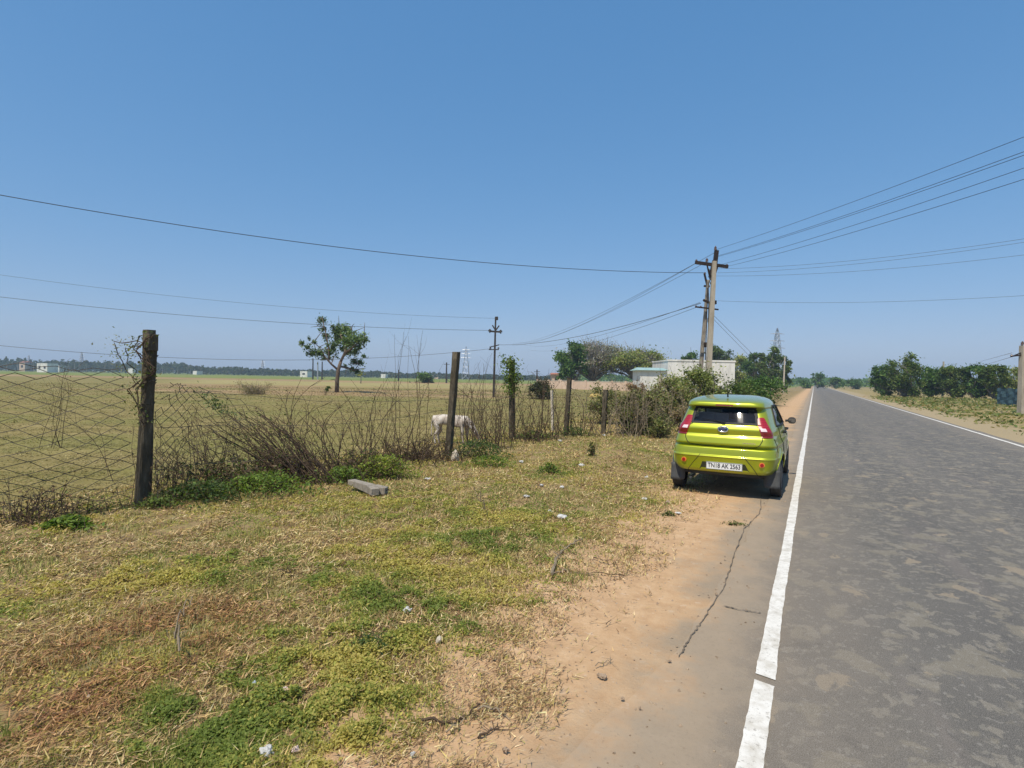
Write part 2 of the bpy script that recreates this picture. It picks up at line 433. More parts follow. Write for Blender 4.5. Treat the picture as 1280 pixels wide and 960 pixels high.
# pale worn and sandy blotches
def blotch(scale, stretch, lo, hi, col, amt, base, dist=.8, det=3):
    f = noise(nt, ob, scale, det, .55, stretch, dist)
    return mixc(nt, math_n(nt, 'MULTIPLY', smooth(nt, f, lo, hi), amt), base, col)
base = blotch(3.4, (1.1, .9, 1), .54, .60, (.225, .195, .14), .85, base, .4, 7)
base = blotch(7.5, (1, .8, 1), .575, .61, (.25, .22, .17), .8, base, .3, 5)
base = blotch(14, (1.1, .8, 1), .60, .65, (.26, .235, .185), .6, base, .3, 4)
base = blotch(28, (1, .8, 1), .61, .65, (.33, .305, .26), .5, base, .2)
base = blotch(2.3, (1.3, 1, 1), .625, .645, (.33, .26, .17), .85, base, .4, 5)
base = blotch(5, (1, .8, 1), .62, .70, (.05, .048, .046), .6, base)
# dust by the edge
nd = math_n(nt, 'ADD', su, math_n(nt, 'MULTIPLY', math_n(nt, 'SUBTRACT', noise(nt, ob, 2.5, 6, .7), .5), .5))
dust = mixc(nt, noise(nt, ob, 7, 8, .7), (.25, .195, .135), (.34, .265, .185))
dust = mixc(nt, math_n(nt, 'MULTIPLY', smooth(nt, noise(nt, ob, 45, 6, .75), .5, .75), .35), dust, (.14, .11, .08))
base = mixc(nt, math_n(nt, 'MULTIPLY', smooth(nt, nd, .75, -.1), .4), base, dust)
base = mixc(nt, math_n(nt, 'MULTIPLY', smooth(nt, nd, 4.0, 4.9), .45), base, (.24, .20, .15))
base = mixc(nt, .42, base, mixc(nt, smooth(nt, g1, .36, .66), (.03, .028, .026), (.27, .25, .22)))
base = mixc(nt, math_n(nt, 'MULTIPLY', smooth(nt, nd, .0, -.5), .72), base, dust)
base = mixc(nt, smooth(nt, nd, -.30, -.50), base, dirt_shade(nt, ob, su)[0])
base = mixc(nt, smooth(nt, su, -.44, -.56), base, dirt_shade(nt, ob, su)[0])
b = N(nt, 'ShaderNodeBsdfPrincipled', Roughness=.85); b.inputs['Specular IOR Level'].default_value = .3
L(nt, base, b.inputs['Base Color'])
L(nt, bump(nt, math_n(nt, 'ADD', g1, math_n(nt, 'MULTIPLY', g2, 1.5)), .35, .006), b.inputs['Normal']); L(nt, b.outputs[0], out.inputs[0])
M['asphalt'] = mt
vv = list(np.arange(-6, 24, .06))+list(np.geomspace(24.1, 900, 60))
def edgeL(v): return float(np.interp(v, [1.2, 2.4, 3.6, 6, 8, 30], [-1.05, -.84, -.66, -.57, -.53, -.58]))-.05*(float(fbm(v*2.3, 5., 33))-.5)*2-.02*float(vnoise(v*13, 2, 35))
road = strip('road', mt, edgeL, lambda v: UR+.22+.1*float(vnoise(v*1.3, 7, 40)), vv, .004, 12)
tag(road, kind='structure')
# painted edge lines: worn thermoplastic
mt, nt, out = newmat('linepaint')
tc = nt.nodes.new('ShaderNodeTexCoord'); ob = tc.outputs['Object']
f = noise(nt, ob, 9, 6, .7); f2 = noise(nt, ob, 40, 5, .8); f3 = noise(nt, ob, 120, 2, .6)
c = ramp(nt, f, [(.3, (.46, .42, .35)), (.55, (.66, .63, .57)), (.75, (.72, .70, .64))])
c = mixc(nt, math_n(nt, 'MULTIPLY', smooth(nt, f2, .56, .66), .7), c, (.24, .21, .17))
c = mixc(nt, math_n(nt, 'MULTIPLY', smooth(nt, f3, .62, .7), .35), c, (.20, .18, .15))
b = N(nt, 'ShaderNodeBsdfPrincipled', Roughness=.7); L(nt, c, b.inputs['Base Color'])
L(nt, bump(nt, f2, .3, .004), b.inputs['Normal']); L(nt, b.outputs[0], out.inputs[0])
# gap in the line at the photographed crack
gp = G(954, 851); _, gv = uv(gp.x, gp.y)
def wl(v, s): return .003*(float(vnoise(v*6, s, 50))-.5)*2+.004*(float(vnoise(v*25, s, 51))-.5)+.012*(float(vnoise(v*.9, s, 52))-.5)
segs = [(-6, gv-.035), (gv+.035, 900)]
V = []; F = []
for a0, a1 in segs:
    vs_ = [a0]+[x for x in (list(np.arange(-6, 20, .04))+list(np.geomspace(20.1, 900, 60))) if a0 < x < a1]+[a1]
    b0 = len(V)
    for i, v in enumerate(vs_):
        end = .012*(1 if i in (0, len(vs_)-1) else 0)
        V += [(UL-.048+wl(v, 1), v+end, .009), (UL+.045+wl(v, 8), v-end, .009)]
    for i in range(len(vs_)-1): k = b0+2*i; F.append((k, k+1, k+3, k+2))
def lineobj(V, F):
    me = bpy.data.meshes.new('edge_line'); me.from_pydata(V, [], F); me.materials.append(mt); me.update()
    o = bpy.data.objects.new('edge_line', me); COL.objects.link(o); o.rotation_euler = (0, 0, -T); tag(o, kind='structure'); return o
lineobj(V, F)
V = []; F = []
vs_ = list(np.arange(2, 30, .1))+list(np.geomspace(30.1, 900, 60))
for v in vs_: V += [(UR-.05+wl(v, 12), v, .009), (UR+.06+wl(v, 18), v, .009)]
for i in range(len(vs_)-1): F.append((2*i, 2*i+1, 2*i+3, 2*i+2))
lineobj(V, F)
# cracks on the dusty shoulder: dark thin irregular strips
mcr = mat_var('crack', (.09, .07, .05), (.19, .145, .10), .95, scale=20, bmp=0)
def crack(pxs, w, seed):
    pts = [G(*p) for p in pxs]; b = MB(); out_ = []
    for i in range(len(pts)-1):
        n = 14
        for k in range(n):
            p = pts[i].lerp(pts[i+1], k/n); j = .007
            out_.append(p+Vector((random.uniform(-j, j), random.uniform(-j, j), 0)))
    out_.append(pts[-1])
    V = []; F = []
    for i, p in enumerate(out_):
        q = out_[min(i+1, len(out_)-1)]-out_[max(i-1, 0)]; nn = Vector((-q.y, q.x, 0)).normalized()
        ww = w*random.uniform(.25, 1.2)*(1 if 0 < i < len(out_)-1 else .1)
        V += [tuple(p+nn*ww+Vector((0, 0, .0125))), tuple(p-nn*ww+Vector((0, 0, .0125)))]
    for i in range(len(out_)-1): F.append((2*i, 2*i+1, 2*i+3, 2*i+2))
    me = bpy.data.meshes.new('pavement_crack'); me.from_pydata(V, [], F); me.materials.append(mcr); me.update()
    o = bpy.data.objects.new('pavement_crack', me); COL.objects.link(o); tag(o, kind='structure')
crack([(952, 618), (950, 642), (930, 662), (918, 695), (905, 735), (880, 775), (862, 800), (848, 824)], .0048, 1)
crack([(904, 759), (925, 764), (951, 768)], .008, 2)

# ------------------------------------------------------------------ weeds and dry grass on the verge
def patches(u, v, lst, base):
    w = np.full(u.shape, base, float)
    for px, py, rx, ry, s in lst:
        c_ = G(px, py); e = G(px+rx, py); f_ = G(px, py-ry)
        dx = max(abs(e.x-c_.x), .15); dy = max(abs(f_.y-c_.y), .2)
        X = u*CT+v*ST; Y = -u*ST+v*CT
        w = w+s*np.exp(-((X-c_.x)/dx)**2-((Y-c_.y)/dy)**2)
    return w
green_p = [(470, 790, 110, 70, 1.1), (400, 850, 130, 70, 1.0), (600, 650, 110, 25, .6), (560, 700, 120, 45, .9), (650, 660, 70, 20, .7), (250, 720, 110, 25, .7), (80, 740, 90, 25, .5),
           (250, 930, 100, 30, .7), (330, 880, 90, 40, .6), (90, 655, 40, 12, .9), (460, 700, 70, 20, .6), (700, 590, 40, 8, .8), (630, 600, 60, 10, .4), (150, 850, 60, 20, .3),
           (540, 760, 60, 25, .6), (420, 940, 60, 30, .5), (560, 820, 60, 25, .35), (620, 760, 60, 20, .45), (500, 650, 120, 10, .3), (380, 640, 130, 10, .35), (-100, 800, 100, 40, .4)]
dry_p = [(140, 830, 130, 50, 1.0), (50, 900, 90, 50, 1.0), (240, 780, 100, 28, 1.0), (400, 690, 80, 18, .6), (300, 660, 150, 20, .6), (60, 690, 60, 12, .6), (440, 640, 90, 8, .5)]
def sample_verge(n, umin=-8.2, umax=-1.5, rmax=30, p=1.35):
    """distance falls off as a power law so nearby ground is densest"""
    out_ = []; tot = 0
    while tot < n:
        k = n*2
        r_ = 1.1*(rmax/1.1)**(rng.random(k)**p)
        th = rng.uniform(R(-100), R(8), k)      # from the road direction
        u = r_*np.sin(th); v = r_*np.cos(th)
        X = u*CT+v*ST; Y = -u*ST+v*CT
        ok = (u > umin) & (u < umax) & (Y > .9) & (np.abs(X) < Y*1.15+1.0)
        out_.append(np.stack([u[ok], v[ok], r_[ok]], 1)); tot += ok.sum()
    return np.concatenate(out_)[:n]
def to_world(u, v, z): return np.stack([u*CT+v*ST, -u*ST+v*CT, z], 1)
def edge_w(u, v): return sstep(-1.45, -2.2, u+.9*(fbm(u*1.6, v*1.2, 60)-.5)+.35*(vnoise(u*9, v*9, 62)-.5))

# small leaved green and yellow weeds
s = sample_verge(760000); u, v, r_ = s.T
w = patches(u, v, green_p, .10)*(.45+1.3*fbm(u*2.2, v*2.2, 70))*edge_w(u, v)+.5*np.clip(fbm(u*1.1, v*1.1, 71)-.56, 0, 1)*edge_w(u, v)*5*(r_ > 6)
w *= np.clip((fbm(u*7, v*7, 73)-.33)*4, 0.02, 1.3)
keep = rng.random(len(u)) < np.clip(w, 0, 1); u, v, r_, w = u[keep], v[keep], r_[keep], w[keep]
n = len(u)
hz_ = (.015+.075*np.clip(fbm(u*5, v*5, 75)-.15, 0, 1))*rng.random(n)**.6*np.clip(w, .3, 1.1)
pos = to_world(u, v, hgt_uv(u, v)+hz_+.004)
size = (.0072+.00105*r_)*rng.uniform(.6, 1.3, n)
ax, ay = rand_leaves(pos, size, .7)
tone = fbm(u*1.3, v*1.3, 77)+rng.normal(0, .10, n)
cA = np.array([.18, .235, .045]); cB = np.array([.52, .44, .12]); cC = np.array([.33, .345, .07])
t_ = np.clip((tone-.33)/.26, 0, 1)[:, None]
col = np.where(t_ < .5, cA+(cC-cA)*t_*2, cC+(cB-cC)*(t_*2-1))*(1+rng.normal(0, .16, (n, 1)))
o = leaf_mesh('green_weeds', pos, ax, ay, np.clip(col, .01, .9), M['leaf']); tag(o, kind='stuff')
print('weeds', n)
# dry straw lying about, with short grass blades
s = sample_verge(600000, -8.4, -1.0); u, v, r_ = s.T
e = edge_w(u, v)
w = (.55+patches(u, v, dry_p, 0)*.6)*np.clip(sstep(-1.0, -2.2, u+.9*(fbm(u*1.6, v*1.2, 60)-.5)+.5*(vnoise(u*9, v*9, 62)-.5))+.03, 0, 1)*np.clip((fbm(u*3.3, v*3.3, 80)-.28)*3.2, .05, 1.2)
keep = rng.random(len(u)) < np.clip(w, 0, 1); u, v, r_ = u[keep], v[keep], r_[keep]; n = len(u)
L_ = rng.uniform(.012, .055, n)*(1+.07*r_); yaw = R(62)+rng.normal(0, .75, n)+np.pi*rng.integers(0, 2, n)+1.2*(fbm(u*.9, v*.9, 85)-.5); pit = np.abs(rng.normal(0, .35, n))
ax = np.stack([np.cos(yaw)*np.cos(pit), np.sin(yaw)*np.cos(pit), np.sin(pit)], 1)*L_[:, None]
side = np.stack([-np.sin(yaw), np.cos(yaw), rng.normal(0, .4, n)], 1); ay = side*((.0009+.00048*r_)*rng.uniform(.6, 1.5, n))[:, None]
pos = to_world(u, v, hgt_uv(u, v)+.004+.03*rng.random(n)**2)
dk = np.clip(patches(u, v, dry_p[:3], 0), 0, 1)[:, None]*.8
col = pick([(.56, .41, .19), (.46, .32, .14), (.66, .52, .28), (.24, .14, .07), (.40, .31, .11), (.16, .10, .05)], n, .18)
col = col*(1-dk*.28)*(1-dk*np.array([-.10, .20, .24]))
o = leaf_mesh('dry_grass', pos, ax, ay, col, M['straw'], shape='blade'); tag(o, kind='stuff')
print('straw', n)
# upright blades: fresh and half dry grass in tufts
s = sample_verge(380000, -8.4, -1.1); u, v, r_ = s.T
tuft = np.clip((fbm(u*3.2, v*3.2, 90)-.42)*4, .05, 1)
w = tuft*np.clip(edge_w(u, v)*.8+.06*(u < -1.4), 0, 1)
keep = rng.random(len(u)) < np.clip(w, 0, 1); u, v, r_ = u[keep], v[keep], r_[keep]; n = len(u)
L_ = rng.uniform(.02, .06, n)*(1+.03*r_); yaw = rng.uniform(0, 2*np.pi, n); pit = R(90)-np.abs(rng.normal(0, .75, n))
ax = np.stack([np.cos(yaw)*np.cos(pit), np.sin(yaw)*np.cos(pit), np.sin(pit)], 1)*L_[:, None]
y2 = rng.uniform(0, 2*np.pi, n); ay = np.stack([np.cos(y2), np.sin(y2), 0*y2], 1)*((.0010+.0005*r_)*rng.uniform(.6, 1.5, n))[:, None]
pos = to_world(u, v, hgt_uv(u, v))
tn = np.clip((fbm(u*1.7, v*1.7, 92)-.4)*4, 0, 1)[:, None]
col = (pick([(.25, .29, .06), (.34, .35, .09), (.18, .225, .045)], n, .15)*tn+pick([(.48, .40, .16), (.38, .33, .11), (.56, .46, .24)], n, .15)*(1-tn))
o = leaf_mesh('verge_grass', pos, ax, ay, col, M['straw'], shape='blade'); tag(o, kind='stuff')
print('blades', n)
# field: short tufts beyond the fence, thinning out with distance
n0 = 460000
Y = 4.5*(70/4.5)**(rng.random(n0)**1.15); X = Y*rng.uniform(-1.05, .42, n0)-rng.random(n0)*.5
u, v = uv(X, Y); ok = (u < -7.3)
u, v, X, Y = u[ok], v[ok], X[ok], Y[ok]
w = np.clip((fbm(u*2.6, v*2.6, 95)-.30)*2.5, .2, 1)
keep = rng.random(len(u)) < w; u, v, Y = u[keep], v[keep], Y[keep]; n = len(u)
yaw = rng.uniform(0, 2*np.pi, n); pit = np.abs(rng.normal(.25, .3, n)); L_ = rng.uniform(.012, .035, n)*(1+.07*Y)
ax = np.stack([np.cos(yaw)*np.cos(pit), np.sin(yaw)*np.cos(pit), np.abs(np.sin(pit))*.6], 1)*L_[:, None]
y2 = rng.uniform(0, 2*np.pi, n); ay = np.stack([np.cos(y2), np.sin(y2), 0*y2], 1)*((.002+.0009*Y)*rng.uniform(.6, 1.5, n))[:, None]
tn = np.clip((fbm(u*.5, v*.5, 97)-.38)*4, 0, 1)[:, None]
col = pick([(.18, .17, .045), (.28, .245, .08), (.08, .085, .025)], n, .25)*tn+pick([(.38, .31, .15), (.24, .20, .075), (.09, .075, .03)], n, .25)*(1-tn)
o = leaf_mesh('field_grass', to_world(u, v, hgt_uv(u, v)), ax, ay, col, M['straw'], shape='blade'); tag(o, kind='stuff')
print('field', n)
# right verge grass
n0 = 60000
v = 4*(90/4)**rng.random(n0); u = rng.uniform(5.3, 22, n0)
w = np.clip((fbm(u*.9, v*.9, 99)-.40)*5, .03, 1)*sstep(5.6, 8.5, u)
keep = rng.random(n0) < w; u, v = u[keep], v[keep]; n = len(u); r_ = np.hypot(u, v)
pos = to_world(u, v, hgt_uv(u, v)+rng.random(n)*.18*fbm(u, v, 101)); ax, ay = rand_leaves(pos, (.02+.0028*r_)*rng.uniform(.6, 1.3, n), .5)
col = pick([(.13, .17, .045), (.17, .20, .06), (.26, .25, .09), (.36, .30, .14)], n, .15)
o = leaf_mesh('roadside_grass', pos, ax, ay, col, M['leaf']); tag(o, kind='stuff')
# small pebbles and crumbs on the dirt shoulder
b = MB(); 
for k in range(1500):
    v = 1.2*(12/1.2)**random.random(); u = random.gauss(-1.3, .55)
    if not -3 < u < -.3: continue
    x, y = xy(u, v); s_ = random.uniform(.002, .007)*(1+v*.12); z = float(hgt_uv(u, v))+(.006 if u > -.75 else 0)
    q = [Vector((x+random.uniform(-1, 1)*s_, y+random.uniform(-1, 1)*s_, z+s_*.9)) for _ in range(1)]
    i = len(b.v); pts = []
    a0 = random.random()*6
    for j in range(5): pts.append(Vector((x+math.cos(a0+j*1.257)*s_*random.uniform(.7, 1.3), y+math.sin(a0+j*1.257)*s_*random.uniform(.7, 1.3), z-.001)))
    b.v += pts+q
    for j in range(5): b.f.append((i+j, i+(j+1) % 5, i+5))
o = b.build('gravel', mat_var('gravel', (.16, .11, .07), (.42, .32, .22), .95, scale=3, bmp=0)); tag(o, kind='stuff')
# ------------------------------------------------------------------ the car
mt, nt, out = newmat('limepaint')
tc = nt.nodes.new('ShaderNodeTexCoord')
fl = nt.nodes.new('ShaderNodeTexVoronoi'); fl.inputs['Scale'].default_value = 900; L(nt, tc.outputs['Object'], fl.inputs['Vector'])
dn = noise(nt, tc.outputs['Object'], 3, 6, .7)
c = mixc(nt, math_n(nt, 'MULTIPLY', smooth(nt, dn, .45, .8), .18), (.34, .385, .005), (.34, .31, .14))
b = N(nt, 'ShaderNodeBsdfPrincipled', Metallic=.45, Roughness=.36); L(nt, c, b.inputs['Base Color'])
b.inputs['Coat Weight'].default_value = 1; b.inputs['Coat Roughness'].default_value = .06
L(nt, b.outputs[0], out.inputs[0]); M['paint'] = mt
M['seam'] = mat_var('seam', (.02, .022, .008), (.035, .035, .012), .7, bmp=0)
M['rubber'] = mat_var('rubber', (.025, .025, .026), (.05, .048, .045), .85, scale=10, bmp=.2)
M['flap'] = mat_var('flap', (.045, .048, .052), (.085, .085, .082), .75, scale=6, bmp=.1)
M['blackplastic'] = mat_var('blackplastic', (.008, .008, .009), (.016, .016, .016), .65, scale=10, bmp=.0)
M['alloy'] = mat_var('alloy', (.45, .46, .48), (.62, .63, .64), .35, .8, scale=5, bmp=0)
M['chrome'] = mat_var('chrome', (.75, .76, .78), (.85, .86, .87), .15, 1, scale=5, bmp=0)
M['badgeblue'] = mat_var('badgeblue', (.01, .03, .12), (.015, .045, .16), .3, scale=5, bmp=0)
M['platewhite'] = mat_var('platewhite', (.68, .69, .66), (.78, .79, .77), .5, scale=20, bmp=0)
M['ink'] = mat_var('ink', (.015, .015, .02), (.03, .03, .035), .5, bmp=0)
M['mirrorglass'] = mat_var('mirrorglass', (.22, .25, .28), (.3, .33, .36), .08, 1, bmp=0)
M['seat'] = mat_var('seat', (.34, .36, .38), (.50, .52, .54), .9, scale=9, bmp=.2)
M['cabin'] = mat_var('cabin', (.04, .042, .045), (.075, .078, .08), .9, scale=4, bmp=0)
M['orangeglass'] = mat_var('orangeglass', (.75, .18, .03), (.85, .28, .05), .25, coat=1, bmp=0)
def glass(name, col, rough=.02, transp=.35):
    mt, nt, out = newmat(name)
    t = nt.nodes.new('ShaderNodeBsdfTransparent'); t.inputs[0].default_value = (*col, 1)
    g = nt.nodes.new('ShaderNodeBsdfGlossy'); g.inputs['Roughness'].default_value = rough
    fr = nt.nodes.new('ShaderNodeFresnel'); fr.inputs[0].default_value = 1.5
    mx = nt.nodes.new('ShaderNodeMixShader'); L(nt, fr.outputs[0], mx.inputs[0]); L(nt, t.outputs[0], mx.inputs[1]); L(nt, g.outputs[0], mx.inputs[2])
    L(nt, mx.outputs[0], out.inputs[0]); return mt
M['glass'] = glass('glass', (.68, .75, .77))
def lamp_mat(name, c1, c2):
    mt, nt, out = newmat(name)
    tc = nt.nodes.new('ShaderNodeTexCoord'); w = nt.nodes.new('ShaderNodeTexWave'); w.bands_direction = 'Z'; w.inputs['Scale'].default_value = 14
    L(nt, tc.outputs['Object'], w.inputs['Vector'])
    b = N(nt, 'ShaderNodeBsdfPrincipled', Roughness=.25); L(nt, mixc(nt, w.outputs['Fac'], c1, c2), b.inputs['Base Color'])
    b.inputs['Coat Weight'].default_value = 1; b.inputs['Coat Roughness'].default_value = .02
    L(nt, b.outputs[0], out.inputs[0]); return mt
M['redlamp'] = lamp_mat('redlamp', (.40, .008, .012), (.24, .004, .008))
M['darkred'] = lamp_mat('darkred', (.22, .006, .008), (.14, .004, .006))
M['clearlamp'] = lamp_mat('clearlamp', (.82, .66, .66), (.70, .52, .54))

def ip(tab):
    xs = np.array([a for a, _ in tab]); ys = np.array([b for _, b in tab])
    return lambda z: float(np.interp(z, xs, ys))
yr = ip([(.22, .75), (.29, .60), (.325, .30), (.345, .10), (.355, .06), (.39, .035), (.50, .022), (.565, .012), (.578, .004), (.588, .010), (.60, .038), (.66, .046), (.695, .055), (.705, .075), (.715, .098), (.728, .104), (.742, .085), (.752, .060), (.765, .055),
         (.85, .082), (.875, .098), (.89, .112), (.93, .105), (.965, .10), (.99, .110), (1.03, .132), (1.05, .15), (1.27, .285), (1.278, .25), (1.285, .20), (1.30, .185), (1.345, .20), (1.365, .25), (1.385, .36), (1.405, .52), (1.425, .75), (1.44, 1.0), (1.447, 1.25)])
wf_ = ip([(.22, .70), (.30, .72), (.345, .755), (.45, .775), (.58, .788), (.75, .785), (.86, .765), (.95, .742), (1.0, .725), (1.05, .70), (1.14, .668), (1.3, .602), (1.35, .578), (1.39, .53), (1.42, .45), (1.437, .34), (1.447, .2)])
yf = ip([(.22, 3.38), (.30, 3.42), (.45, 3.50), (.6, 3.50), (.75, 3.46), (.84, 3.34), (.90, 3.05), (.95, 2.82), (.99, 2.70), (1.0, 2.66), (1.3, 2.05), (1.38, 1.85), (1.42, 1.68), (1.44, 1.5), (1.447, 1.3)])
tpr = ip([(.2, .17), (.34, .15), (.42, .10), (.6, .085), (.88, .10), (1.1, .09), (1.3, .07), (1.45, .02)])
Rr = ip([(.2, .13), (.7, .15), (1.0, .12), (1.3, .12), (1.40, .2), (1.447, .1)])
Rf = ip([(.2, .3), (.8, .4), (1.0, .25), (1.3, .25), (1.42, .18), (1.447, .1)])
BOW = .045; YAX_R = .60; YAX_F = 2.98; WR = .275
def S_rear(x, z, off=0.0):
    w = wf_(z)-tpr(z); r = min(Rr(z), w*.9); ax_ = min(abs(x), w)
    d = max(0.0, ax_-(w-r))
    return yr(z)+BOW*(ax_/w)**2*(1 if z < 1.38 else .6)+(r-math.sqrt(max(r*r-d*d, 0)))-off
def S_side(y, z):
    y0 = yr(z)+BOW+min(Rr(z), (wf_(z)-tpr(z))*.9); y1 = yf(z)-min(Rf(z), wf_(z)*.8)
    s = (y-(y0+y1)/2)/max((y1-y0)/2, .01); s = max(-1, min(1, s))
    x = wf_(z)-tpr(z)*s*s
    for ya in (YAX_R, YAX_F):
        d = math.hypot(y-ya, z-.30)
        x += .022*math.exp(-((d-.33)/.07)**2)*(1 if z < .72 else math.exp(-((z-.72)/.06)**2))
    # waist crease
    x += .010*math.exp(-((z-(.80+.03*(y-1.7)))/.035)**2)*math.exp(-((y-1.7)/1.4)**4)
    return x
zs = sorted(set([round(q, 4) for q in list(np.arange(.22, .34, .02))+list(np.arange(.34, 1.40, .0125))+[.578, .588, .60, .695, .705, .715, .728, .742, .752, .765, .875, .89, 1.27, 1.278, 1.285]+list(np.arange(1.40, 1.447, .006))+[1.447]]))
def loop(z):
    pts = []; w = wf_(z)-tpr(z); r = min(Rr(z), w*.9)
    n1, n2, n3 = 44, 120, 22
    flat = w-r
    xs_ = [flat*k/16 for k in range(0, 17)]+[flat+r*math.sin(math.pi/2*k/6) for k in range(1, 7)]
    xs_ = [-x for x in reversed(xs_[1:])]+xs_
    for x in xs_[:-1]: pts.append((x, S_rear(x, z) if abs(x) < w-1e-6 else yr(z)+BOW+r, z))
    rf = min(Rf(z), wf_(z)*.8); y0 = yr(z)+BOW*(1 if z < 1.38 else .6)+r; y1 = yf(z)-rf
    for k in range(n2): y = y0+(y1-y0)*k/n2; pts.append((S_side(y, z), y, z))
    wf = S_side(y1, z)
    for k in range(n3):
        a = math.pi*k/n3; ca = math.cos(a); sa = math.sin(a)
        pts.append((wf*math.copysign(abs(ca)**.62, ca), y1+rf*abs(sa)**.62, z))
    for k in range(n2): y = y1+(y0-y1)*k/n2; pts.append((-S_side(y, z), y, z))
    return pts
V = []; F = []; nl = None
for z in zs:
    lp = loop(z); nl = len(lp); V += lp
def in_rear_win(x, z): return 1.045 < z < 1.265 and abs(x) < np.interp(z, [1.05, 1.26], [.445, .405]) and True
WIN_S = [(1.02, .62, 2.42), (1.29, .80, 1.88)]
def in_side_win(y, z): return 1.03 < z < 1.28 and np.interp(z, [1.02, 1.29], [.62, .80]) < y < np.interp(z, [1.02, 1.29], [2.42, 1.88])
for i in range(len(zs)-1):
    for j in range(nl):
        a, b_, c_, d_ = i*nl+j, i*nl+(j+1) % nl, (i+1)*nl+(j+1) % nl, (i+1)*nl+j
        cx, cy, cz = [sum(V[q][k] for q in (a, b_, c_, d_))/4 for k in range(3)]
        if cy < .5 and in_rear_win(cx, cz): continue
        if abs(cx) > .4 and cy > .5 and in_side_win(cy, cz): continue
        if abs(cx) > .45 and min(math.hypot(cy-YAX_R, cz-.30), math.hypot(cy-YAX_F, cz-.30)) < .325: continue
        if abs(cx) < .55 and cy > yf(cz)-.30 and 1.02 < cz < 1.36 and cy > 1.6: continue
        F.append((a, b_, c_, d_))
F.append(tuple((len(zs)-1)*nl+j for j in range(nl)))
for i, p in enumerate(V):
    if abs(p[0]) > .45:
        for ya in (YAX_R, YAX_F):
            d = math.hypot(p[1]-ya, p[2]-.30)
            if .2 < d < .335: k = .335/d; V[i] = (p[0], ya+(p[1]-ya)*k, .30+(p[2]-.30)*k)
CARP = Vector((2.905, 7.71, 0)); CARR = -R(28.0)
car = empty('parked_car', CARP, 'lime green small hatchback parked on the dirt shoulder beside the white line, seen from behind', 'car', rz=CARR)
car.scale = (.97, 1, .975)
def cobj(name, V, F, mat, parent=car, sm=True, solid=0):
    me = bpy.data.meshes.new(name); me.from_pydata([tuple(p) for p in V], [], F); me.materials.append(mat); me.validate(); me.update()
    if sm: me.polygons.foreach_set('use_smooth', [True]*len(me.polygons))
    if solid:
        bm = bmesh.new(); bm.from_mesh(me); bmesh.ops.recalc_face_normals(bm, faces=bm.faces)
        bmesh.ops.solidify(bm, geom=bm.faces[:], thickness=solid); bm.to_mesh(me); bm.free()
    o = bpy.data.objects.new(name, me); COL.objects.link(o); o.parent = parent; return o
body = cobj('body', V, F, M['paint'])
bm = bmesh.new(); bm.from_mesh(body.data); bmesh.ops.delete(bm, geom=[v for v in bm.verts if not v.link_faces], context='VERTS'); bmesh.ops.recalc_face_normals(bm, faces=bm.faces); bm.to_mesh(body.data); bm.free()

def rpatch(name, rows, mat, off=.004, nx=24, nz=14, parent=car, depth=.012):
    """panel on the rear skin; rows = [(z, xleft, xright), ...]"""
    zz = np.linspace(rows[0][0], rows[-1][0], nz+1); V = []; F = []
    for z in zz:
        l = np.interp(z, [r[0] for r in rows], [r[1] for r in rows]); rr = np.interp(z, [r[0] for r in rows], [r[2] for r in rows])
        for k in range(nx+1):
            x = l+(rr-l)*k/nx; V.append((x, S_rear(x, z)-off, z))
    m0 = len(V); V += [(x, y+depth+off, z) for x, y, z in V]
    w = nx+1
    for i in range(nz):
        for k in range(nx):
            F.append((i*w+k, i*w+k+1, (i+1)*w+k+1, (i+1)*w+k))
    edge = [k for k in range(w)]+[i*w+nx for i in range(1, nz+1)]+[nz*w+k for k in range(nx-1, -1, -1)]+[i*w for i in range(nz-1, 0, -1)]
    for a, b_ in zip(edge, edge[1:]+edge[:1]): F.append((b_, a, m0+a, m0+b_))
    return cobj(name, V, F, mat, parent, sm=False)
def rline(name, pts, mat, rad=.004, off=.0, parent=car, n=5):
    P_ = []
    for i in range(len(pts)-1):
        for k in range(8):
            x = pts[i][0]+(pts[i+1][0]-pts[i][0])*k/8; z = pts[i][1]+(pts[i+1][1]-pts[i][1])*k/8
            P_.append((x, S_rear(x, z)-off, z))
    x, z = pts[-1]; P_.append((x, S_rear(x, z)-off, z))
    b = MB(); b.tube(P_, rad, n); return b.build(name, mat, parent)
# rear window: black surround frame, glass, wiper
hatch_glass = rpatch('rear_window', [(1.045, -.452, .452), (1.27, -.41, .41)], M['glass'], .003, depth=.004)
for nm, rows in (('bottom', [(1.040, -.47, .47), (1.068, -.465, .465)]), ('top', [(1.248, -.42, .42), (1.276, -.415, .415)]),
                 ('left', [(1.062, -.47, -.425), (1.25, -.43, -.388)]), ('right', [(1.062, .425, .47), (1.25, .388, .43)])):
    rpatch('window_surround', rows, M['blackplastic'], .007, parent=hatch_glass, depth=.01)
b = MB(); b.tube([(.0, S_rear(0, 1.06)-.02, 1.06), (-.05, S_rear(-.05, 1.075)-.028, 1.075), (-.30, S_rear(-.3, 1.10)-.02, 1.10)], [.010, .007, .004], 6)
b.box((0, S_rear(0, 1.055)-.015, 1.055), (.05, .03, .03)); b.build('rear_wiper', M['blackplastic'], hatch_glass)
# hatch shut line
hl = [(.43, 1.035), (.50, .99), (.525, .90), (.52, .83), (.49, .77), (.44, .735), (.35, .722), (0, .716)]
rline('hatch_seam', [(-x, z) for x, z in hl]+[(x, z) for x, z in reversed(hl[:-1])], M['seam'], .0055)
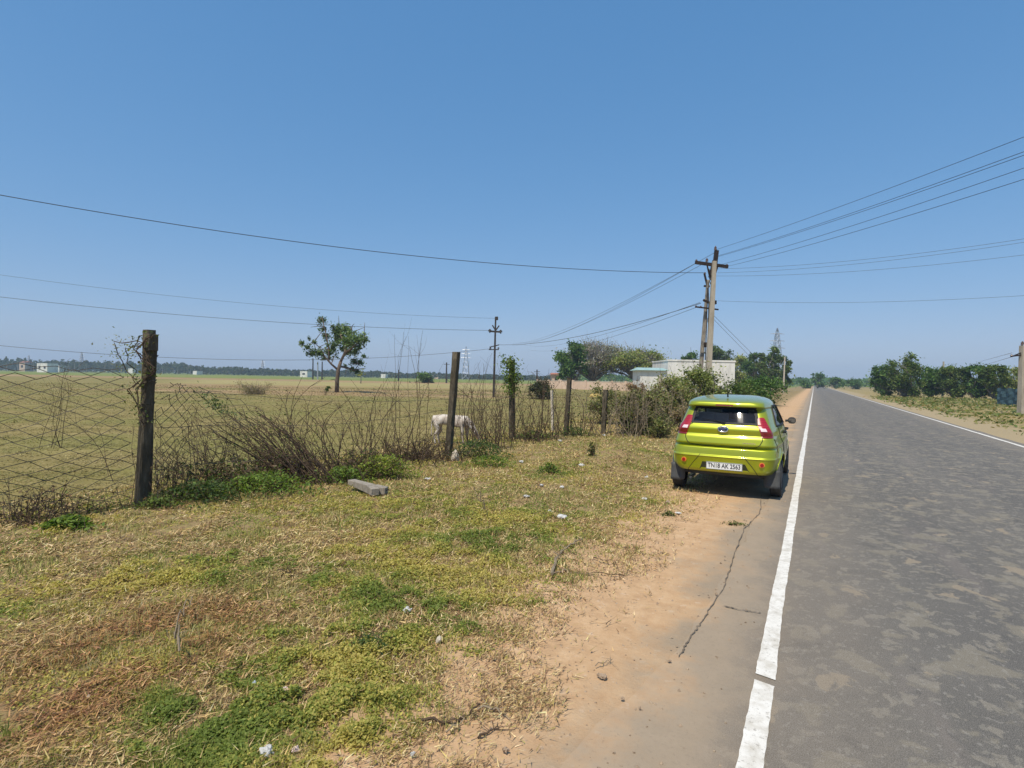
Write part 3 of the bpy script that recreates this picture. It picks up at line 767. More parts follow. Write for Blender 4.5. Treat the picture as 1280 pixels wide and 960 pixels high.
# bumper insert seams
rline('bumper_seam', [(.30, .60), (.335, .55), (.40, .47), (.45, .395), (.475, .345)], M['seam'], .005)
rline('bumper_seam', [(-.30, .60), (-.335, .55), (-.40, .47), (-.45, .395), (-.475, .345)], M['seam'], .004)
# lamps
for s_ in (-1, 1):
    def mir(rows): return rows if s_ > 0 else [(z, -b_, -a) for z, a, b_ in rows]
    lamp = rpatch('tail_light', mir([(.875, .512, .652), (.93, .497, .648), (1.0, .470, .612), (1.06, .452, .575), (1.135, .445, .535), (1.15, .455, .52)]), M['redlamp'], .012, depth=.05)
    rpatch('reversing_lens', mir([(.962, .500, .580), (.985, .494, .570), (1.005, .488, .555)]), M['clearlamp'], .017, parent=lamp)
    rpatch('brake_lens', mir([(.88, .52, .645), (.945, .505, .640)]), M['darkred'], .016, parent=lamp)
    # reflector: round
    cx = s_*.525; cz = .505; b = MB(); cc = Vector((cx, S_rear(cx, cz)-.004, cz))
    for rr_, nm, mm, o_ in ((.036, 'reflector', M['orangeglass'], .0), (.024, 'reflector_lens', M['redlamp'], .006)):
        b = MB(); nn = Vector((s_*.25, -1, 0)).normalized(); b.tube([cc-nn*.02, cc+nn*(.008+o_)], rr_, 20)
        q = b.build(nm, mm, car if nm == 'reflector' else rf_)
        if nm == 'reflector': rf_ = q
# plate recess and plate
plate_c = Vector((.035, S_rear(.035, .445)-.006, .445))
rpatch('plate_recess', [(.388, -.305, .375), (.42, -.29, .35), (.498, -.265, .31)], M['seam'], .0008, parent=car, depth=.002)
rpatch('plate_ledge', [(.386, -.30, .375), (.412, -.275, .345)], M['paint'], .014, parent=car, depth=.02)
pr = Matrix.Rotation(R(-2), 3, 'X')
b = MB(); b.box(plate_c+Vector((0, -.006, .006)), (.485, .006, .105)); plate = b.build('number_plate', M['platewhite'], car, bevel=.0015)
b = MB()
for sx_ in (-1, 1): b.box(plate_c+Vector((sx_*.238, -.010, .006)), (.004, .003, .100))
for sz_ in (-1, 1): b.box(plate_c+Vector((0, -.010, .006+sz_*.049)), (.480, .003, .004))
b.build('plate_border', M['ink'], plate)
def text_obj(name, s, size, loc, mat, parent, sx=1.0, ext=.001, off=0):
    cu = bpy.data.curves.new(name, 'FONT'); cu.body = s; cu.size = size; cu.align_x = 'CENTER'; cu.align_y = 'CENTER'; cu.extrude = ext; cu.offset = off
    o = bpy.data.objects.new(name, cu); COL.objects.link(o); bpy.context.view_layer.update()
    dg = bpy.context.evaluated_depsgraph_get(); me = bpy.data.meshes.new_from_object(o.evaluated_get(dg))
    me.materials.clear(); me.materials.append(mat)
    me.transform(Matrix.Translation(loc) @ Matrix.Rotation(R(90), 4, 'X') @ Matrix.Diagonal((sx, 1, 1, 1)))
    bpy.data.objects.remove(o); q = bpy.data.objects.new(name, me); COL.objects.link(q); q.parent = parent; return q
text_obj('plate_lettering', 'TN18 AK 2563', .088, plate_c+Vector((0, -.0105, .007)), M['ink'], plate, .80, off=.0012)
# badge: chrome shield ring with dark blue bar
bc = Vector((.0, S_rear(0, .965)-.012, .972))
b = MB(); ring = []
for k in range(25):
    a = 2*math.pi*k/24; ring.append(bc+Vector((.066*math.copysign(abs(math.cos(a))**.7, math.cos(a)), 0, .040*math.sin(a)*(1 if math.sin(a) < 0 else .8))))
b.tube(ring, .011, 8, cap=False); badge = b.build('badge', M['chrome'], car, smooth=True)
b = MB(); b.tube([bc+Vector((0, .012, 0)), bc+Vector((0, -.002, 0))], .032, 20); b.build('badge_field', M['chrome'], badge)
b = MB(); b.box(bc+Vector((0, -.008, 0)), (.118, .012, .022)); b.box(bc+Vector((0, -.006, .022)), (.062, .01, .008)); b.box(bc+Vector((0, -.006, -.022)), (.062, .01, .008)); b.build('badge_bar', M['badgeblue'], badge, bevel=.003)
# handle recess garnish under badge, high stop lamp
b = MB()
for k in range(9):
    x = .275+k*.019; b.box((x, S_rear(x, .79)-.002, .79+.004*((k % 2)-.5)), (.013, .004, .014))
b.build('chrome_lettering', M['chrome'], car)
rpatch('stop_lamp', [(1.300, -.12, .12), (1.318, -.12, .12)], M['darkred'], .004, parent=car)
# side windows
for s_ in (-1, 1):
    for seg in ((0, .49), (.51, 1)):
        V = []; F = []; nz = 8; ny = 14
        for i in range(nz+1):
            z = 1.02+(1.29-1.02)*i/nz; y0 = np.interp(z, [1.02, 1.29], [.60, .78]); y1 = np.interp(z, [1.02, 1.29], [2.44, 1.90])
            for k in range(ny+1):
                y = y0+(y1-y0)*(seg[0]+(seg[1]-seg[0])*k/ny); V.append((s_*(S_side(y, z)+.003), y, z))
        for i in range(nz):
            for k in range(ny): a = i*(ny+1)+k; F.append((a, a+1, a+ny+2, a+ny+1))
        cobj('side_window', V, F, M['glass'])
    # window frame rubber, door seams, sill
    def sline(name, pts, rad, mat, off=.001):
        P_ = []
        for i in range(len(pts)-1):
            for k in range(8):
                y = pts[i][0]+(pts[i+1][0]-pts[i][0])*k/8; z = pts[i][1]+(pts[i+1][1]-pts[i][1])*k/8; P_.append((s_*(S_side(y, z)+off), y, z))
        y, z = pts[-1]; P_.append((s_*(S_side(y, z)+off), y, z)); b = MB(); b.tube(P_, rad, 5); return b.build(name, mat, car)
    sline('window_trim', [(.58, 1.015), (2.46, 1.015), (1.88, 1.30), (.78, 1.30), (.58, 1.015)], .016, M['blackplastic'])
    sline('door_pillar', [(1.50, 1.02), (1.345, 1.29)], .026, M['blackplastic'])
    sline('door_seam', [(.95, .56), (.90, .70), (.74, .80), (.66, 1.0)], .005, M['seam'])
    sline('quarter_seam', [(.22, .86), (.30, .74), (.34, .66)], .004, M['seam'])
    sline('door_seam', [(1.52, .30), (1.52, 1.0)], .005, M['seam'])
    sline('door_seam', [(2.52, .32), (2.56, .7), (2.48, 1.0)], .005, M['seam'])
    sline('door_seam', [(.95, .31), (2.52, .31)], .005, M['seam'])
    for yh in (1.02, 1.72):
        b = MB(); x = S_side(yh+.08, .90); b.tube([(s_*(x-.005), yh, .895), (s_*(x+.03), yh+.03, .90), (s_*(x+.03), yh+.15, .905), (s_*(x-.005), yh+.18, .905)], .014, 8); b.build('door_handle', M['blackplastic'], car, smooth=True)
    # mirror
    b = MB(); b.tube([(s_*.72, 2.42, .99), (s_*.80, 2.42, 1.0)], .02, 8); mp = b.build('mirror', M['blackplastic'], car)
    V = []; F = []; nsx = 12; nsy = 8
    bmm = bmesh.new(); bmesh.ops.create_icosphere(bmm, subdivisions=3, radius=1)
    for v_ in bmm.verts:
        v_.co = Vector((math.copysign(abs(v_.co.x)**.7, v_.co.x)*.062, v_.co.y*.06, math.copysign(abs(v_.co.z)**.75, v_.co.z)*.055))
        if v_.co.y < -.012: v_.co.y = -.012
    bmesh.ops.translate(bmm, verts=bmm.verts, vec=(s_*.825, 2.42, 1.0)); me = bpy.data.meshes.new('mirror_shell'); bmm.to_mesh(me); bmm.free(); me.materials.append(M['blackplastic'])
    me.polygons.foreach_set('use_smooth', [True]*len(me.polygons)); q = bpy.data.objects.new('mirror_shell', me); COL.objects.link(q); q.parent = mp
    b = MB(); b.box((s_*.825, 2.402, 1.0), (.098, .006, .075)); b.build('mirror_glass', M['mirrorglass'], mp, bevel=.002)
    # wheel arch lip
    for ya in (YAX_R, YAX_F):
        P_ = []
        for k in range(25):
            a = math.pi*(-.04+1.08*k/24); y = ya+.335*math.cos(a); z = .30+.335*math.sin(a); P_.append((s_*(S_side(y, z)-.002), y, z))
        b = MB(); b.tube(P_, .013, 6); b.build('arch_lip', M['paint'], car, smooth=True)
        # inner arch liner
        b = MB(); n_ = 20; V = []; F = []
        for k in range(n_+1):
            a = math.pi*k/n_
            for xx in (.50, .745): V.append((s_*xx, ya+.335*math.cos(a), .30+.335*math.sin(a)))
        for k in range(n_): F.append((2*k, 2*k+1, 2*k+3, 2*k+2))
        c0 = len(V); V.append((s_*.50, ya, .30))
        for k in range(n_): F.append((2*k, 2*k+2, c0))
        cobj('arch_liner', V, F, M['cabin'])
        # wheel
        wb = MB(); prof = [(-.078, .175), (-.080, .235), (-.072, .262), (-.055, WR), (.055, WR), (.072, .262), (.080, .235), (.078, .175)]
        n_ = 40; V = []; F = []
        for k in range(n_):
            a = 2*math.pi*k/n_
            for x_, r0 in prof: V.append((x_, r0*math.cos(a), r0*math.sin(a)))
        m_ = len(prof)
        for k in range(n_):
            for j in range(m_-1): F.append((k*m_+j, k*m_+j+1, ((k+1) % n_)*m_+j+1, ((k+1) % n_)*m_+j))
        wh = bpy.data.objects.new('wheel', None); COL.objects.link(wh); wh.parent = car; wh.location = (s_*.685, ya, WR-.004)
        cobj('tyre', V, F, M['rubber'], wh)
        V = []; F = []
        prof2 = [(s_*.064, .178), (s_*.072, .170), (s_*.060, .150), (s_*.052, .08), (s_*.060, .045), (s_*.064, .0)]
        for k in range(n_):
            a = 2*math.pi*k/n_; sp_ = .012*(1 if (k % 8) < 3 else 0)
            for j, (x_, r0) in enumerate(prof2): V.append((x_-s_*(sp_ if j in (2, 3) else 0), r0*math.cos(a), r0*math.sin(a)))
        m_ = len(prof2)
        for k in range(n_):
            for j in range(m_-1): F.append((k*m_+j, k*m_+j+1, ((k+1) % n_)*m_+j+1, ((k+1) % n_)*m_+j))
        cobj('hubcap', V, F, M['alloy'], wh)
    # mud flaps
    for ya, h0 in ((YAX_R, .165), (YAX_F, .17)):
        V = []; F = []; y0 = ya-.335
        for i in range(7):
            z = h0+(.42-h0)*i/6
            for k in range(5): x = .545+.205*k/4; V.append((s_*x, y0+.03*((.42-z)/.25)**2*-1-.004*k, z+(.02 if i == 0 and k in (0,) else 0)))
        for i in range(6):
            for k in range(4): a = i*5+k; F.append((a, a+1, a+6, a+5))
        cobj('mud_flap', V, F, M['flap'], solid=.006)
# windscreen
V = []; F = []
for i in range(9):
    z = 1.0+(1.37-1.0)*i/8
    for k in range(13):
        a = R(28)+R(124)*k/12; rf = min(Rf(z), wf_(z)*.8); y1 = yf(z)-rf; wf = S_side(y1, z)
        V.append((wf*math.copysign(abs(math.cos(a))**.62, math.cos(a)), y1+rf*math.sin(a)**.62, z))
for i in range(8):
    for k in range(12): a = i*13+k; F.append((a, a+1, a+14, a+13))
cobj('windscreen', V, F, M['glass'])
# cabin: floor, parcel shelf, seats with headrests, dashboard
b = MB(); b.box((0, 1.75, .30), (1.28, 2.9, .04)); b.box((0, 2.55, .78), (1.2, .35, .35)); b.box((0, .50, .96), (1.0, .42, .02)); b.build('interior', M['cabin'], car)
b = MB(); b.box((0, .98, .55), (1.12, .5, .2)); b.box((0, .78, .82), (1.14, .13, .46)); b.build('rear_seat', M['seat'], car, bevel=.03)
for x in (-.33, .33):
    b = MB(); b.box((x, .76, 1.10), (.24, .09, .13)); b.build('headrest', M['seat'], car, bevel=.03)
    b = MB(); b.box((x, 1.75, .52), (.46, .5, .2)); b.box((x, 1.50, .84), (.46, .13, .58)); b.box((x, 1.50, 1.20), (.25, .09, .15)); b.build('front_seat', M['seat'], car, bevel=.03)
# underside: rear axle beam, silencer, exhaust
b = MB(); b.tube([(-.60, .60, .27), (.60, .60, .27)], .03, 8); b.box((0, 1.75, .265), (1.1, 2.6, .03)); b.tube([(-.42, .34, .25), (-.44, .10, .235)], .018, 8); b.build('underside', M['cabin'], car)
# side marker of rear bumper underside
rpatch('bumper_skirt', [(.30, -.55, .55), (.345, -.60, .60)], M['blackplastic'], -.004, depth=.03)
rpatch('rear_spoiler_gap', [(1.276, -.43, .43), (1.286, -.43, .43)], M['seam'], .002, depth=.02)
b = MB(); b.tube([(0, .55, 1.42), (.0, .52, 1.50), (0, .38, 1.62)], [.012, .006, .003], 6); b.build('antenna', M['blackplastic'], car)
# ------------------------------------------------------------------ poles and lines
def insulator(parent, p, h=.16, r=.05, mat='porcelain', up=(0, 0, 1)):
    up = Vector(up); p = Vector(p); b = MB()
    b.tube([p, p+up*h*.35, p+up*h*.36, p+up*h*.55, p+up*h*.56, p+up*h*.75, p+up*h*.76, p+up*h], [r*.35, r*.35, r, r*.8, r*.6, r*.85, r*.5, r*.3], 10)
    return b.build('insulator', M[mat], parent, smooth=False)
Z1 = 24.6
pb = G(882, 523.3)
pole1 = empty('utility_pole', pb, 'tall tapered concrete power pole with a steel cross arm, nearest the parked car', 'utility pole')
def q1(px, py, dy=0.0): return P(px, py, Z1+dy)-pb
base1 = Vector((0, 0, -.1)); top1 = q1(890.5, 328)
top1.y = 0
b = MB(); b.beam(base1, top1, .25, .25, .16, .15, up=(0, 1, 0)); b.build('shaft', M['poleconc'], pole1, bevel=.015)
# top bracket and V arm
b = MB(); b.beam(q1(892.5, 340, -.12), q1(895.8, 313, -.12), .17, .12); b.beam(q1(888, 347, -.14), q1(893, 326, -.14), .17, .08); topb = b.build('top_bracket', M['rust'], pole1)
insulator(topb, q1(894.2, 315, -.12), .26, .07)
armL = q1(869, 328, -.14); armR = q1(910, 333.5, -.14)
b = MB(); b.beam(armL, armR, .11, .13); arm = b.build('cross_arm', M['rust'], pole1)
insulator(arm, q1(883.5, 329, -.14), .22, .07)
insulator(arm, armL+Vector((.05, 0, .03)), .10, .06); insulator(arm, armR+Vector((-.05, 0, .03)), .09, .06)
b = MB(); b.beam(q1(884, 332, -.16), q1(888, 350, -.13), .05, .05); b.beam(q1(897, 333, -.16), q1(892, 350, -.13), .05, .05); b.build('arm_brace', M['rust'], pole1)
b = MB(); b.tube([q1(886, 336, -.2), q1(889, 345, -.22), q1(887, 352, -.2), q1(890, 358, -.2)], .02, 5); b.tube([q1(893, 336, -.2), q1(891, 350, -.2), q1(893, 362, -.2), q1(891, 380, -.2)], .018, 5); b.build('jumper_cable', M['wire'], pole1)
b = MB(); b.beam(q1(869, 383.5, -.1), q1(898, 387, -.1), .06, .06); la = b.build('lower_arm', M['rust'], pole1)
insulator(la, q1(870, 384, -.1), .08, .05); insulator(la, q1(876, 384.5, -.1), .08, .05)
b = MB(); b.beam(q1(879, 375, -.05), q1(888, 379, -.05), .08, .09); b.build('cable_clamp', M['rust'], pole1)
b = MB(); b.box(q1(894, 378, -.05), (.10, .1, .16)); b.build('cable_clamp', M['rust'], pole1)
b = MB(); b.box(q1(886.5, 400, -.12), (.11, .1, .2)); b.build('cable_clamp', M['rust'], pole1)
b = MB(); b.tube([q1(885, 352, -.2), q1(886, 380, -.2), q1(885.5, 410, -.2), q1(884, 440, -.2), q1(882, 480, -.2)], .022, 5); b.build('down_cable', M['wire'], pole1)
# leaning companion pole behind
pb2 = G(871, 521); 
Z2 = pb2.y
pole2 = empty('utility_pole', pb2, 'slimmer weathered concrete pole leaning against the back of the tall power pole', 'utility pole')
def q2(px, py, dy=0.0): return P(px, py, Z2+dy)-pb2
b = MB(); b.beam(Vector((0, 0, -.1)), q2(885, 350), .19, .19, .11, .11, up=(0, 1, 0)); b.build('shaft', M['concrete'], pole2, bevel=.012)
b = MB(); b.beam(q2(880.5, 342), q2(884, 357), .07, .07); b.beam(q2(880, 357.5), q2(887, 358), .08, .08); br = b.build('angle_bracket', M['rust'], pole2)
insulator(br, q2(881, 343), .1, .06); insulator(br, q2(884.5, 368), .12, .06)
b = MB(); b.box(q2(882, 431, -.18), (.12, .1, .22)); b.tube([q2(884, 360, -.15), q2(883.5, 400, -.16), q2(881.5, 450, -.2)], .02, 5); b.build('fuse_box', M['rust'], pole2)

# steel pole in the field
sb = G(617, 496.5); Z3 = sb.y
pole3 = empty('steel_pole', sb, 'dark slender steel line pole with a V shaped arm standing in the grazed field', 'utility pole')
def q3(px, py): 
    p = P(px, py, Z3)-sb; return p
b = MB(); b.beam(Vector((0, 0, -.2)), q3(619.6, 396), .20, .20, .13, .13); b.build('shaft', M['steel'], pole3)
b = MB(); b.beam(q3(611.5, 414), q3(626.5, 415), .16, .14); b.beam(q3(615.5, 406.5), q3(619, 412.5), .1, .1); b.beam(q3(624, 407), q3(620, 412.5), .1, .1); a3 = b.build('cross_arm', M['steel'], pole3)
insulator(a3, q3(612.3, 414.5)-Vector((0, 0, .1)), .32, .16, 'steel'); insulator(a3, q3(625.8, 415.5)-Vector((0, 0, .1)), .32, .16, 'steel'); 
b = MB(); b.box(q3(621, 398), (.22, .2, .28)); b.build('insulator', M['steel'], pole3)
b = MB(); b.beam(q3(612, 434), q3(624, 431), .09, .08); b.beam(q3(611, 437), q3(623.5, 437), .09, .08); la3 = b.build('lower_arm', M['steel'], pole3)
for x_ in (613, 623): insulator(la3, q3(x_, 436.5), .16, .1, 'steel')

# concrete pole at the right edge
rb = G(1277, 519)
pole4 = empty('utility_pole', rb, 'pale concrete pole at the right edge of the view on the far grass verge', 'utility pole')
Z4 = rb.y
def q4(px, py): return P(px, py, Z4)-rb
b = MB(); b.beam(Vector((0, 0, -.1)), q4(1279, 432), .32, .32, .26, .26, up=(0, 1, 0)); b.build('shaft', M['poleconc'], pole4, bevel=.01)
b = MB(); b.beam(q4(1263.5, 445.5), q4(1290, 442), .07, .08); b.beam(q4(1264, 446)-Vector((0, 0, 0)), q4(1276, 441), .05, .05); a4 = b.build('cross_arm', M['rust'], pole4)
insulator(a4, q4(1264.5, 445.5), .12, .07); 
b = MB(); b.tube([q4(1277, 431), q4(1278, 447), q4(1276.5, 480)], .035, 5); b.build('down_cable', M['wire'], pole4); insulator(a4, q4(1278, 433), .3, .10)
# poles behind the far trees on the right, and distant ones
def far_pole(pxb, pyb, pxt, pyt, label, w=.22, mat='concrete', arm=True, Y=None):
    g = G(pxb, pyb) if Y is None else G(pxb, hz(pxb)+1120/Y)
    e = empty('utility_pole', g, label, 'utility pole', None)
    t = P(pxt, pyt, g.y)-g
    b = MB(); b.beam(Vector((0, 0, -.1)), t, w, w, w*.7, w*.7); b.build('shaft', M[mat], e)
    if arm: b = MB(); b.beam(t+Vector((-.8, 0, -.5)), t+Vector((.8, 0, -.5)), .12, .12); b.build('cross_arm', M[mat], e)
    return e, t
far_pole(979, 492, 981, 446, 'pale bare pole in front of the dark trees at the left roadside', .2, 'palestone', False)
far_pole(1178, 497, 1179.5, 452, 'thin concrete pole rising just above the trees beyond the road', .2, 'poleconc', False)
far_pole(0, 0, 559.5, 453, 'small distant T shaped pole in the field between the dead stems', .30, 'steel', True, 150) if False else None
for px, top, Y_, lb in ((558, 453, 150, 'distant T topped pole just left of the leaning middle fence post'), (671, 462, 150, 'short distant pole between the ivy capped post and the round bush'),
                        (391, 448, 190, 'distant dark pole seen under the lone tree, left of its trunk'), (397, 452, 190, 'distant grey pole just right of the dark pole under the lone tree'), (402.5, 452, 190, 'distant grey pole closest to the trunk of the lone tree'), (498, 462, 190, 'tiny distant pole left of the dead stems by the middle post')):
    far_pole(px, 0, px+.3, top, lb, .42, 'steel' if px != 397 else 'pylon', px in (558, 671), Y_)

# lattice pylons far away
def pylon(px, Y_, top, label, wtop=.8, mat='pylon', r_=.11):
    g = G(px, hz(px)+1120/Y_); e = empty('transmission_tower', g, label, 'pylon')
    H = (P(px, top, g.y)-g).z; w0 = H*.11
    b = MB(); lv = [0, .2, .38, .53, .66, .76, .84, .91, 1.0]
    wd_ = lambda t: w0*(1-t)**1.0*.9+w0*.12 if t < .99 else .1
    c4 = [(-1, -1), (1, -1), (1, 1), (-1, 1)]
    for i in range(len(lv)-1):
        a0, a1 = lv[i], lv[i+1]
        for j in range(4):
            p = Vector((c4[j][0]*wd_(a0), c4[j][1]*wd_(a0), H*a0)); q = Vector((c4[j][0]*wd_(a1), c4[j][1]*wd_(a1), H*a1))
            b.tube([p, q], r_*1.2, 3)
            j2 = (j+1) % 4
            q_ = Vector((c4[j2][0]*wd_(a1), c4[j2][1]*wd_(a1), H*a1)); p_ = Vector((c4[j2][0]*wd_(a0), c4[j2][1]*wd_(a0), H*a0))
            b.tube([p, q_], r_*.8, 3); b.tube([p_, q], r_*.8, 3); b.tube([q, q_], r_*.7, 3)
    b.build('lattice', M[mat], e)
    for k, t in enumerate((.66, .78, .90) if Y_ > 210 else (.50,)):
        b = MB(); w = H*(.15 if Y_ > 210 else .42)*(1-.1*k)
        for s_ in (-1, 1): b.tube([Vector((0, 0, H*t+.6*w*.2)), Vector((s_*w, 0, H*t))], r_, 3); b.tube([Vector((0, 0, H*t)), Vector((s_*w, 0, H*t))], r_, 3)
        b.build('cross_arm', M[mat], e)
pylon(970, 230, 410, 'lattice pylon rising behind the trees right of the main power pole', r_=.09)
pylon(582, 420, 433, 'faint lattice pylon in the distance just right of the leaning middle fence post', r_=.12)
pylon(328, 480, 450, 'faint lattice pylon far off left of the lone tree', r_=.12)
pylon(102, 480, 440, 'faint lattice pylon far off left of the nearest fence post', r_=.12)
pylon(36, 520, 444, 'faint lattice pylon at the far left of the horizon', r_=.12)

def span(name, a, b_, sag, rad, label, group=None, mat='wire', n=26):
    a = Vector(a); b_ = Vector(b_); pts = []
    for i in range(n+1):
        t = i/n; p = a.lerp(b_, t); p.z -= sag*4*t*(1-t); pts.append(p)
    m_ = MB(); m_.tube(pts, rad, 5, cap=False); o = m_.build(name, M[mat]); tag(o, label, 'power line', group); return o
def ext(a, b_, k): return a+(b_-a)*k
# upper four conductors from the main pole top towards the camera's right
A = pb
for i, (p0, pe, ye, sg, lb) in enumerate([((895, 304+8), (1280, 165), 11.8, .10, 'topmost wire running from the pole top insulator up to the right edge'),
        ((893, 321), (1280, 182), 11.4, .12, 'second wire from the top, main pole to right edge'),
        ((893, 322), (1280, 186.5), 11.6, .12, 'third wire from the top, just under the second, main pole to right edge'),
        ((900, 331), (1280, 202), 11.8, .13, 'fourth wire from the top, main pole cross arm to right edge'),
        ((909, 333), (1280, 216.5), 11.5, .12, 'fifth wire from the top, right end of cross arm to right edge')]):
    a = P(*p0, Z1-.14); e = P(*pe, ye); span('power_line', a, ext(a, e, 1.35), sg*1.35, .006, lb, 'overhead lines on the main pole')
for i, (p0, pe, ye, sg, lb) in enumerate([((897, 336), (1280, 291), 17, .22, 'thin wire, upper of three gently sloping ones to the right edge'),
        ((897, 341), (1280, 295.5), 17.5, .22, 'thin wire, middle of three gently sloping ones to the right edge'),
        ((893, 345), (1280, 311.5), 18, .22, 'thin wire, lower of three gently sloping ones to the right edge'),
        ((897, 376), (1280, 364), 19, .18, 'lone almost level wire from the lower pole arm to the right edge')]):
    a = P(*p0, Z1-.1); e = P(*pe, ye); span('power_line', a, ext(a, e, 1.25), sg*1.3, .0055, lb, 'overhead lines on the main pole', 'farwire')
# to the left
a = P(880, 341, Z1); e = P(0, 236, 15.5); span('power_line', a, ext(a, e, 1.08), .62, .011, 'thick dark cable sweeping from the main pole to the left edge above everything', 'overhead lines on the main pole', n=50)
ends = [((893, 316), (640, 430), 90), ((884, 327), (640, 432), 92), ((870, 329), (650, 428.5), 88), ((875, 378), (655, 431), 96), ((871, 384), (660, 437), 96)]
lbs = ['wire descending leftwards from the pole top insulator, the uppermost of its bundle', 'wire descending leftwards from the cross arm middle insulator', 'wire descending leftwards from the left end of the cross arm', 'wire descending leftwards from the clamp above the lower arm', 'wire descending leftwards from the left end of the lower arm']
for (p0, p1, y1), lb in zip(ends, lbs):
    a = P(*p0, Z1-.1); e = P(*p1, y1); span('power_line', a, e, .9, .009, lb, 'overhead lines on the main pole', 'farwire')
s0 = sb+q3(621, 398)
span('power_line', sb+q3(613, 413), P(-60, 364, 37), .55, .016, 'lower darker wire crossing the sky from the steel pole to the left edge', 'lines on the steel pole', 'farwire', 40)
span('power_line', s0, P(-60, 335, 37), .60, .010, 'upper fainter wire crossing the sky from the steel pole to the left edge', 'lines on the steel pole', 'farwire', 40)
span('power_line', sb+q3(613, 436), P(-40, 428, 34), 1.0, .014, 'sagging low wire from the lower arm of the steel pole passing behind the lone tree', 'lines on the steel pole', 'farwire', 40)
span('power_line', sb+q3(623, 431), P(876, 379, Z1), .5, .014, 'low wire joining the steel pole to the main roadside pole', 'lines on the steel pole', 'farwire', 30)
# stay wires
for (x0, y0, x1, y1, lb) in ((892, 394, 934, 436, 'upper stay wire slanting down right from the main pole'), (892, 399, 930, 438, 'lower stay wire slanting down right from the main pole')):
    a = P(x0, y0, Z1); e = P(x1, y1, Z1+4); m_ = MB(); m_.tube([a, ext(a, e, 2.05 if y0 < 396 else 2.1)], .010, 4); o = m_.build('stay_wire', M['farwire']); tag(o, lb, 'stay wire')
for (y0, y1, lb) in ((441, 452, 'upper low wire reaching the right edge pole from the left'), (446, 458, 'lower low wire reaching the right edge pole from the left')):
    a = rb+q4(1265, y0); e = P(1225, y1, 75); m_ = MB(); m_.tube([a, e], .012, 4); o = m_.build('power_line', M['farwire']); tag(o, lb, 'power line')
# ------------------------------------------------------------------ trees, bushes and far buildings
def crown_leaves(name, clumps, n, size, cols, parent, up=.3, squash=.75, mat='leaf', var=.18, hollow=.35, jag=.35):
    """clumps: list of (centre Vector rel, radius[, squash])"""
    w = np.array([c[1]**2 for c in clumps]); w /= w.sum()
    idx = rng.choice(len(clumps), n, p=w)
    C = np.array([tuple(c[0]) for c in clumps])[idx]; Rr_ = np.array([c[1] for c in clumps])[idx]
    SQ = np.array([(c[2] if len(c) > 2 else squash) for c in clumps])[idx]
    d = rand_dirs(n); rad = np.abs(rng.normal(0, .46, n))+.50*rng.random(n)**.7
    rad = rad*(.74+1.1*jag*(vnoise(d[:, 0]*2.6+idx*3.1, d[:, 1]*2.6+d[:, 2]*2.2, 7)-.35)+.18)
    pos = C+d*(Rr_*rad)[:, None]*np.stack([np.ones(n), np.ones(n), SQ], 1)
    # open gaps: drop leaves by 3D-ish noise
    g = vnoise(pos[:, 0]*1.9/size/9+pos[:, 2]*1.3/size/9, pos[:, 1]*1.7/size/9-pos[:, 2]*1.1/size/9, 31)
    keep = g > .40; pos = pos[keep]; idx = idx[keep]; m_ = len(pos)
    pos[:, 2] = np.maximum(pos[:, 2], .02)
    ax, ay = rand_leaves(pos, size*rng.uniform(.55, 1.3, m_), up)
    tint = rng.normal(0, .12, len(clumps))[idx][:, None]
    col = pick(cols, m_, var)*(1+tint)
    return leaf_mesh(name, pos, ax, ay, np.clip(col, .004, .9), M[mat], parent)
def branch_path(a, b_, bend=.15, n=6):
    a = Vector(a); b_ = Vector(b_); L0 = (b_-a).length; mid = [a]
    off = Vector((random.uniform(-1, 1), random.uniform(-1, 1), random.uniform(-.2, .8)))*bend*L0
    for i in range(1, n): t = i/n; mid.append(a.lerp(b_, t)+off*4*t*(1-t)*.5+Vector([random.gauss(0, .02*L0) for _ in range(3)]))
    mid.append(b_); return mid
def taper(r0, r1, n): return [r0+(r1-r0)*i/(n-1) for i in range(n)]

GR_D = [(.06, .13, .032), (.10, .19, .042), (.15, .24, .06)]
GR_M = [(.08, .135, .028), (.12, .18, .04), (.16, .20, .055)]
GR_O = [(.20, .26, .07), (.29, .34, .09), (.38, .37, .14)]
GREY = [(.30, .27, .22), (.38, .35, .29), (.20, .21, .12)]

# lone tree in the field, limbs traced to their photographed directions
tb = G(421, 490.5); ZT = tb.y
tree = empty('field_tree', tb, 'lone scraggly tree with forked trunk and clumpy leaves standing in the field', 'tree')
def qt(px, py, dy=0.0): return P(px, py, ZT+dy)-tb
limbs = [([(421, 492), (421.5, 475), (423, 462), (426, 452)], .20, .15, 0), ([(426, 452), (431, 441), (434, 430), (437, 418), (440, 408)], .13, .04, .4),
         ([(422, 462), (414, 455), (406, 446), (396, 441), (384, 434), (376, 429)], .10, .025, -.6), ([(411, 452), (411, 436), (408, 420), (405, 408), (403, 397)], .08, .025, .5),
         ([(431, 441), (438, 437), (446, 430), (455, 421)], .12, .03, -.8), ([(425, 458), (435, 460), (443, 463), (449, 455)], .10, .03, .9), ([(433, 432), (426, 420), (424, 410)], .10, .03, 1.1),
         ([(406, 446), (399, 434), (392, 428)], .07, .02, .8), ([(438, 437), (448, 437), (456, 434)], .06, .02, .3)]
b = MB()
for pts, r0, r1, dy in limbs:
    n_ = len(pts); b.tube([qt(x, y, dy*i/(n_-1)*2) for i, (x, y) in enumerate(pts)], taper(r0, r1, n_), 7)
    for i in range(1, n_):
        for _ in range(2):
            p = qt(*pts[i], dy*i/(n_-1)*2); e = p+Vector([random.gauss(0, .5) for _ in range(3)])+Vector((0, 0, .35)); b.tube([p, p.lerp(e, .5)+Vector((0, 0, .05)), e], [.04, .03, .012], 4)
b.build('trunk', M['bark'], tree, smooth=True)
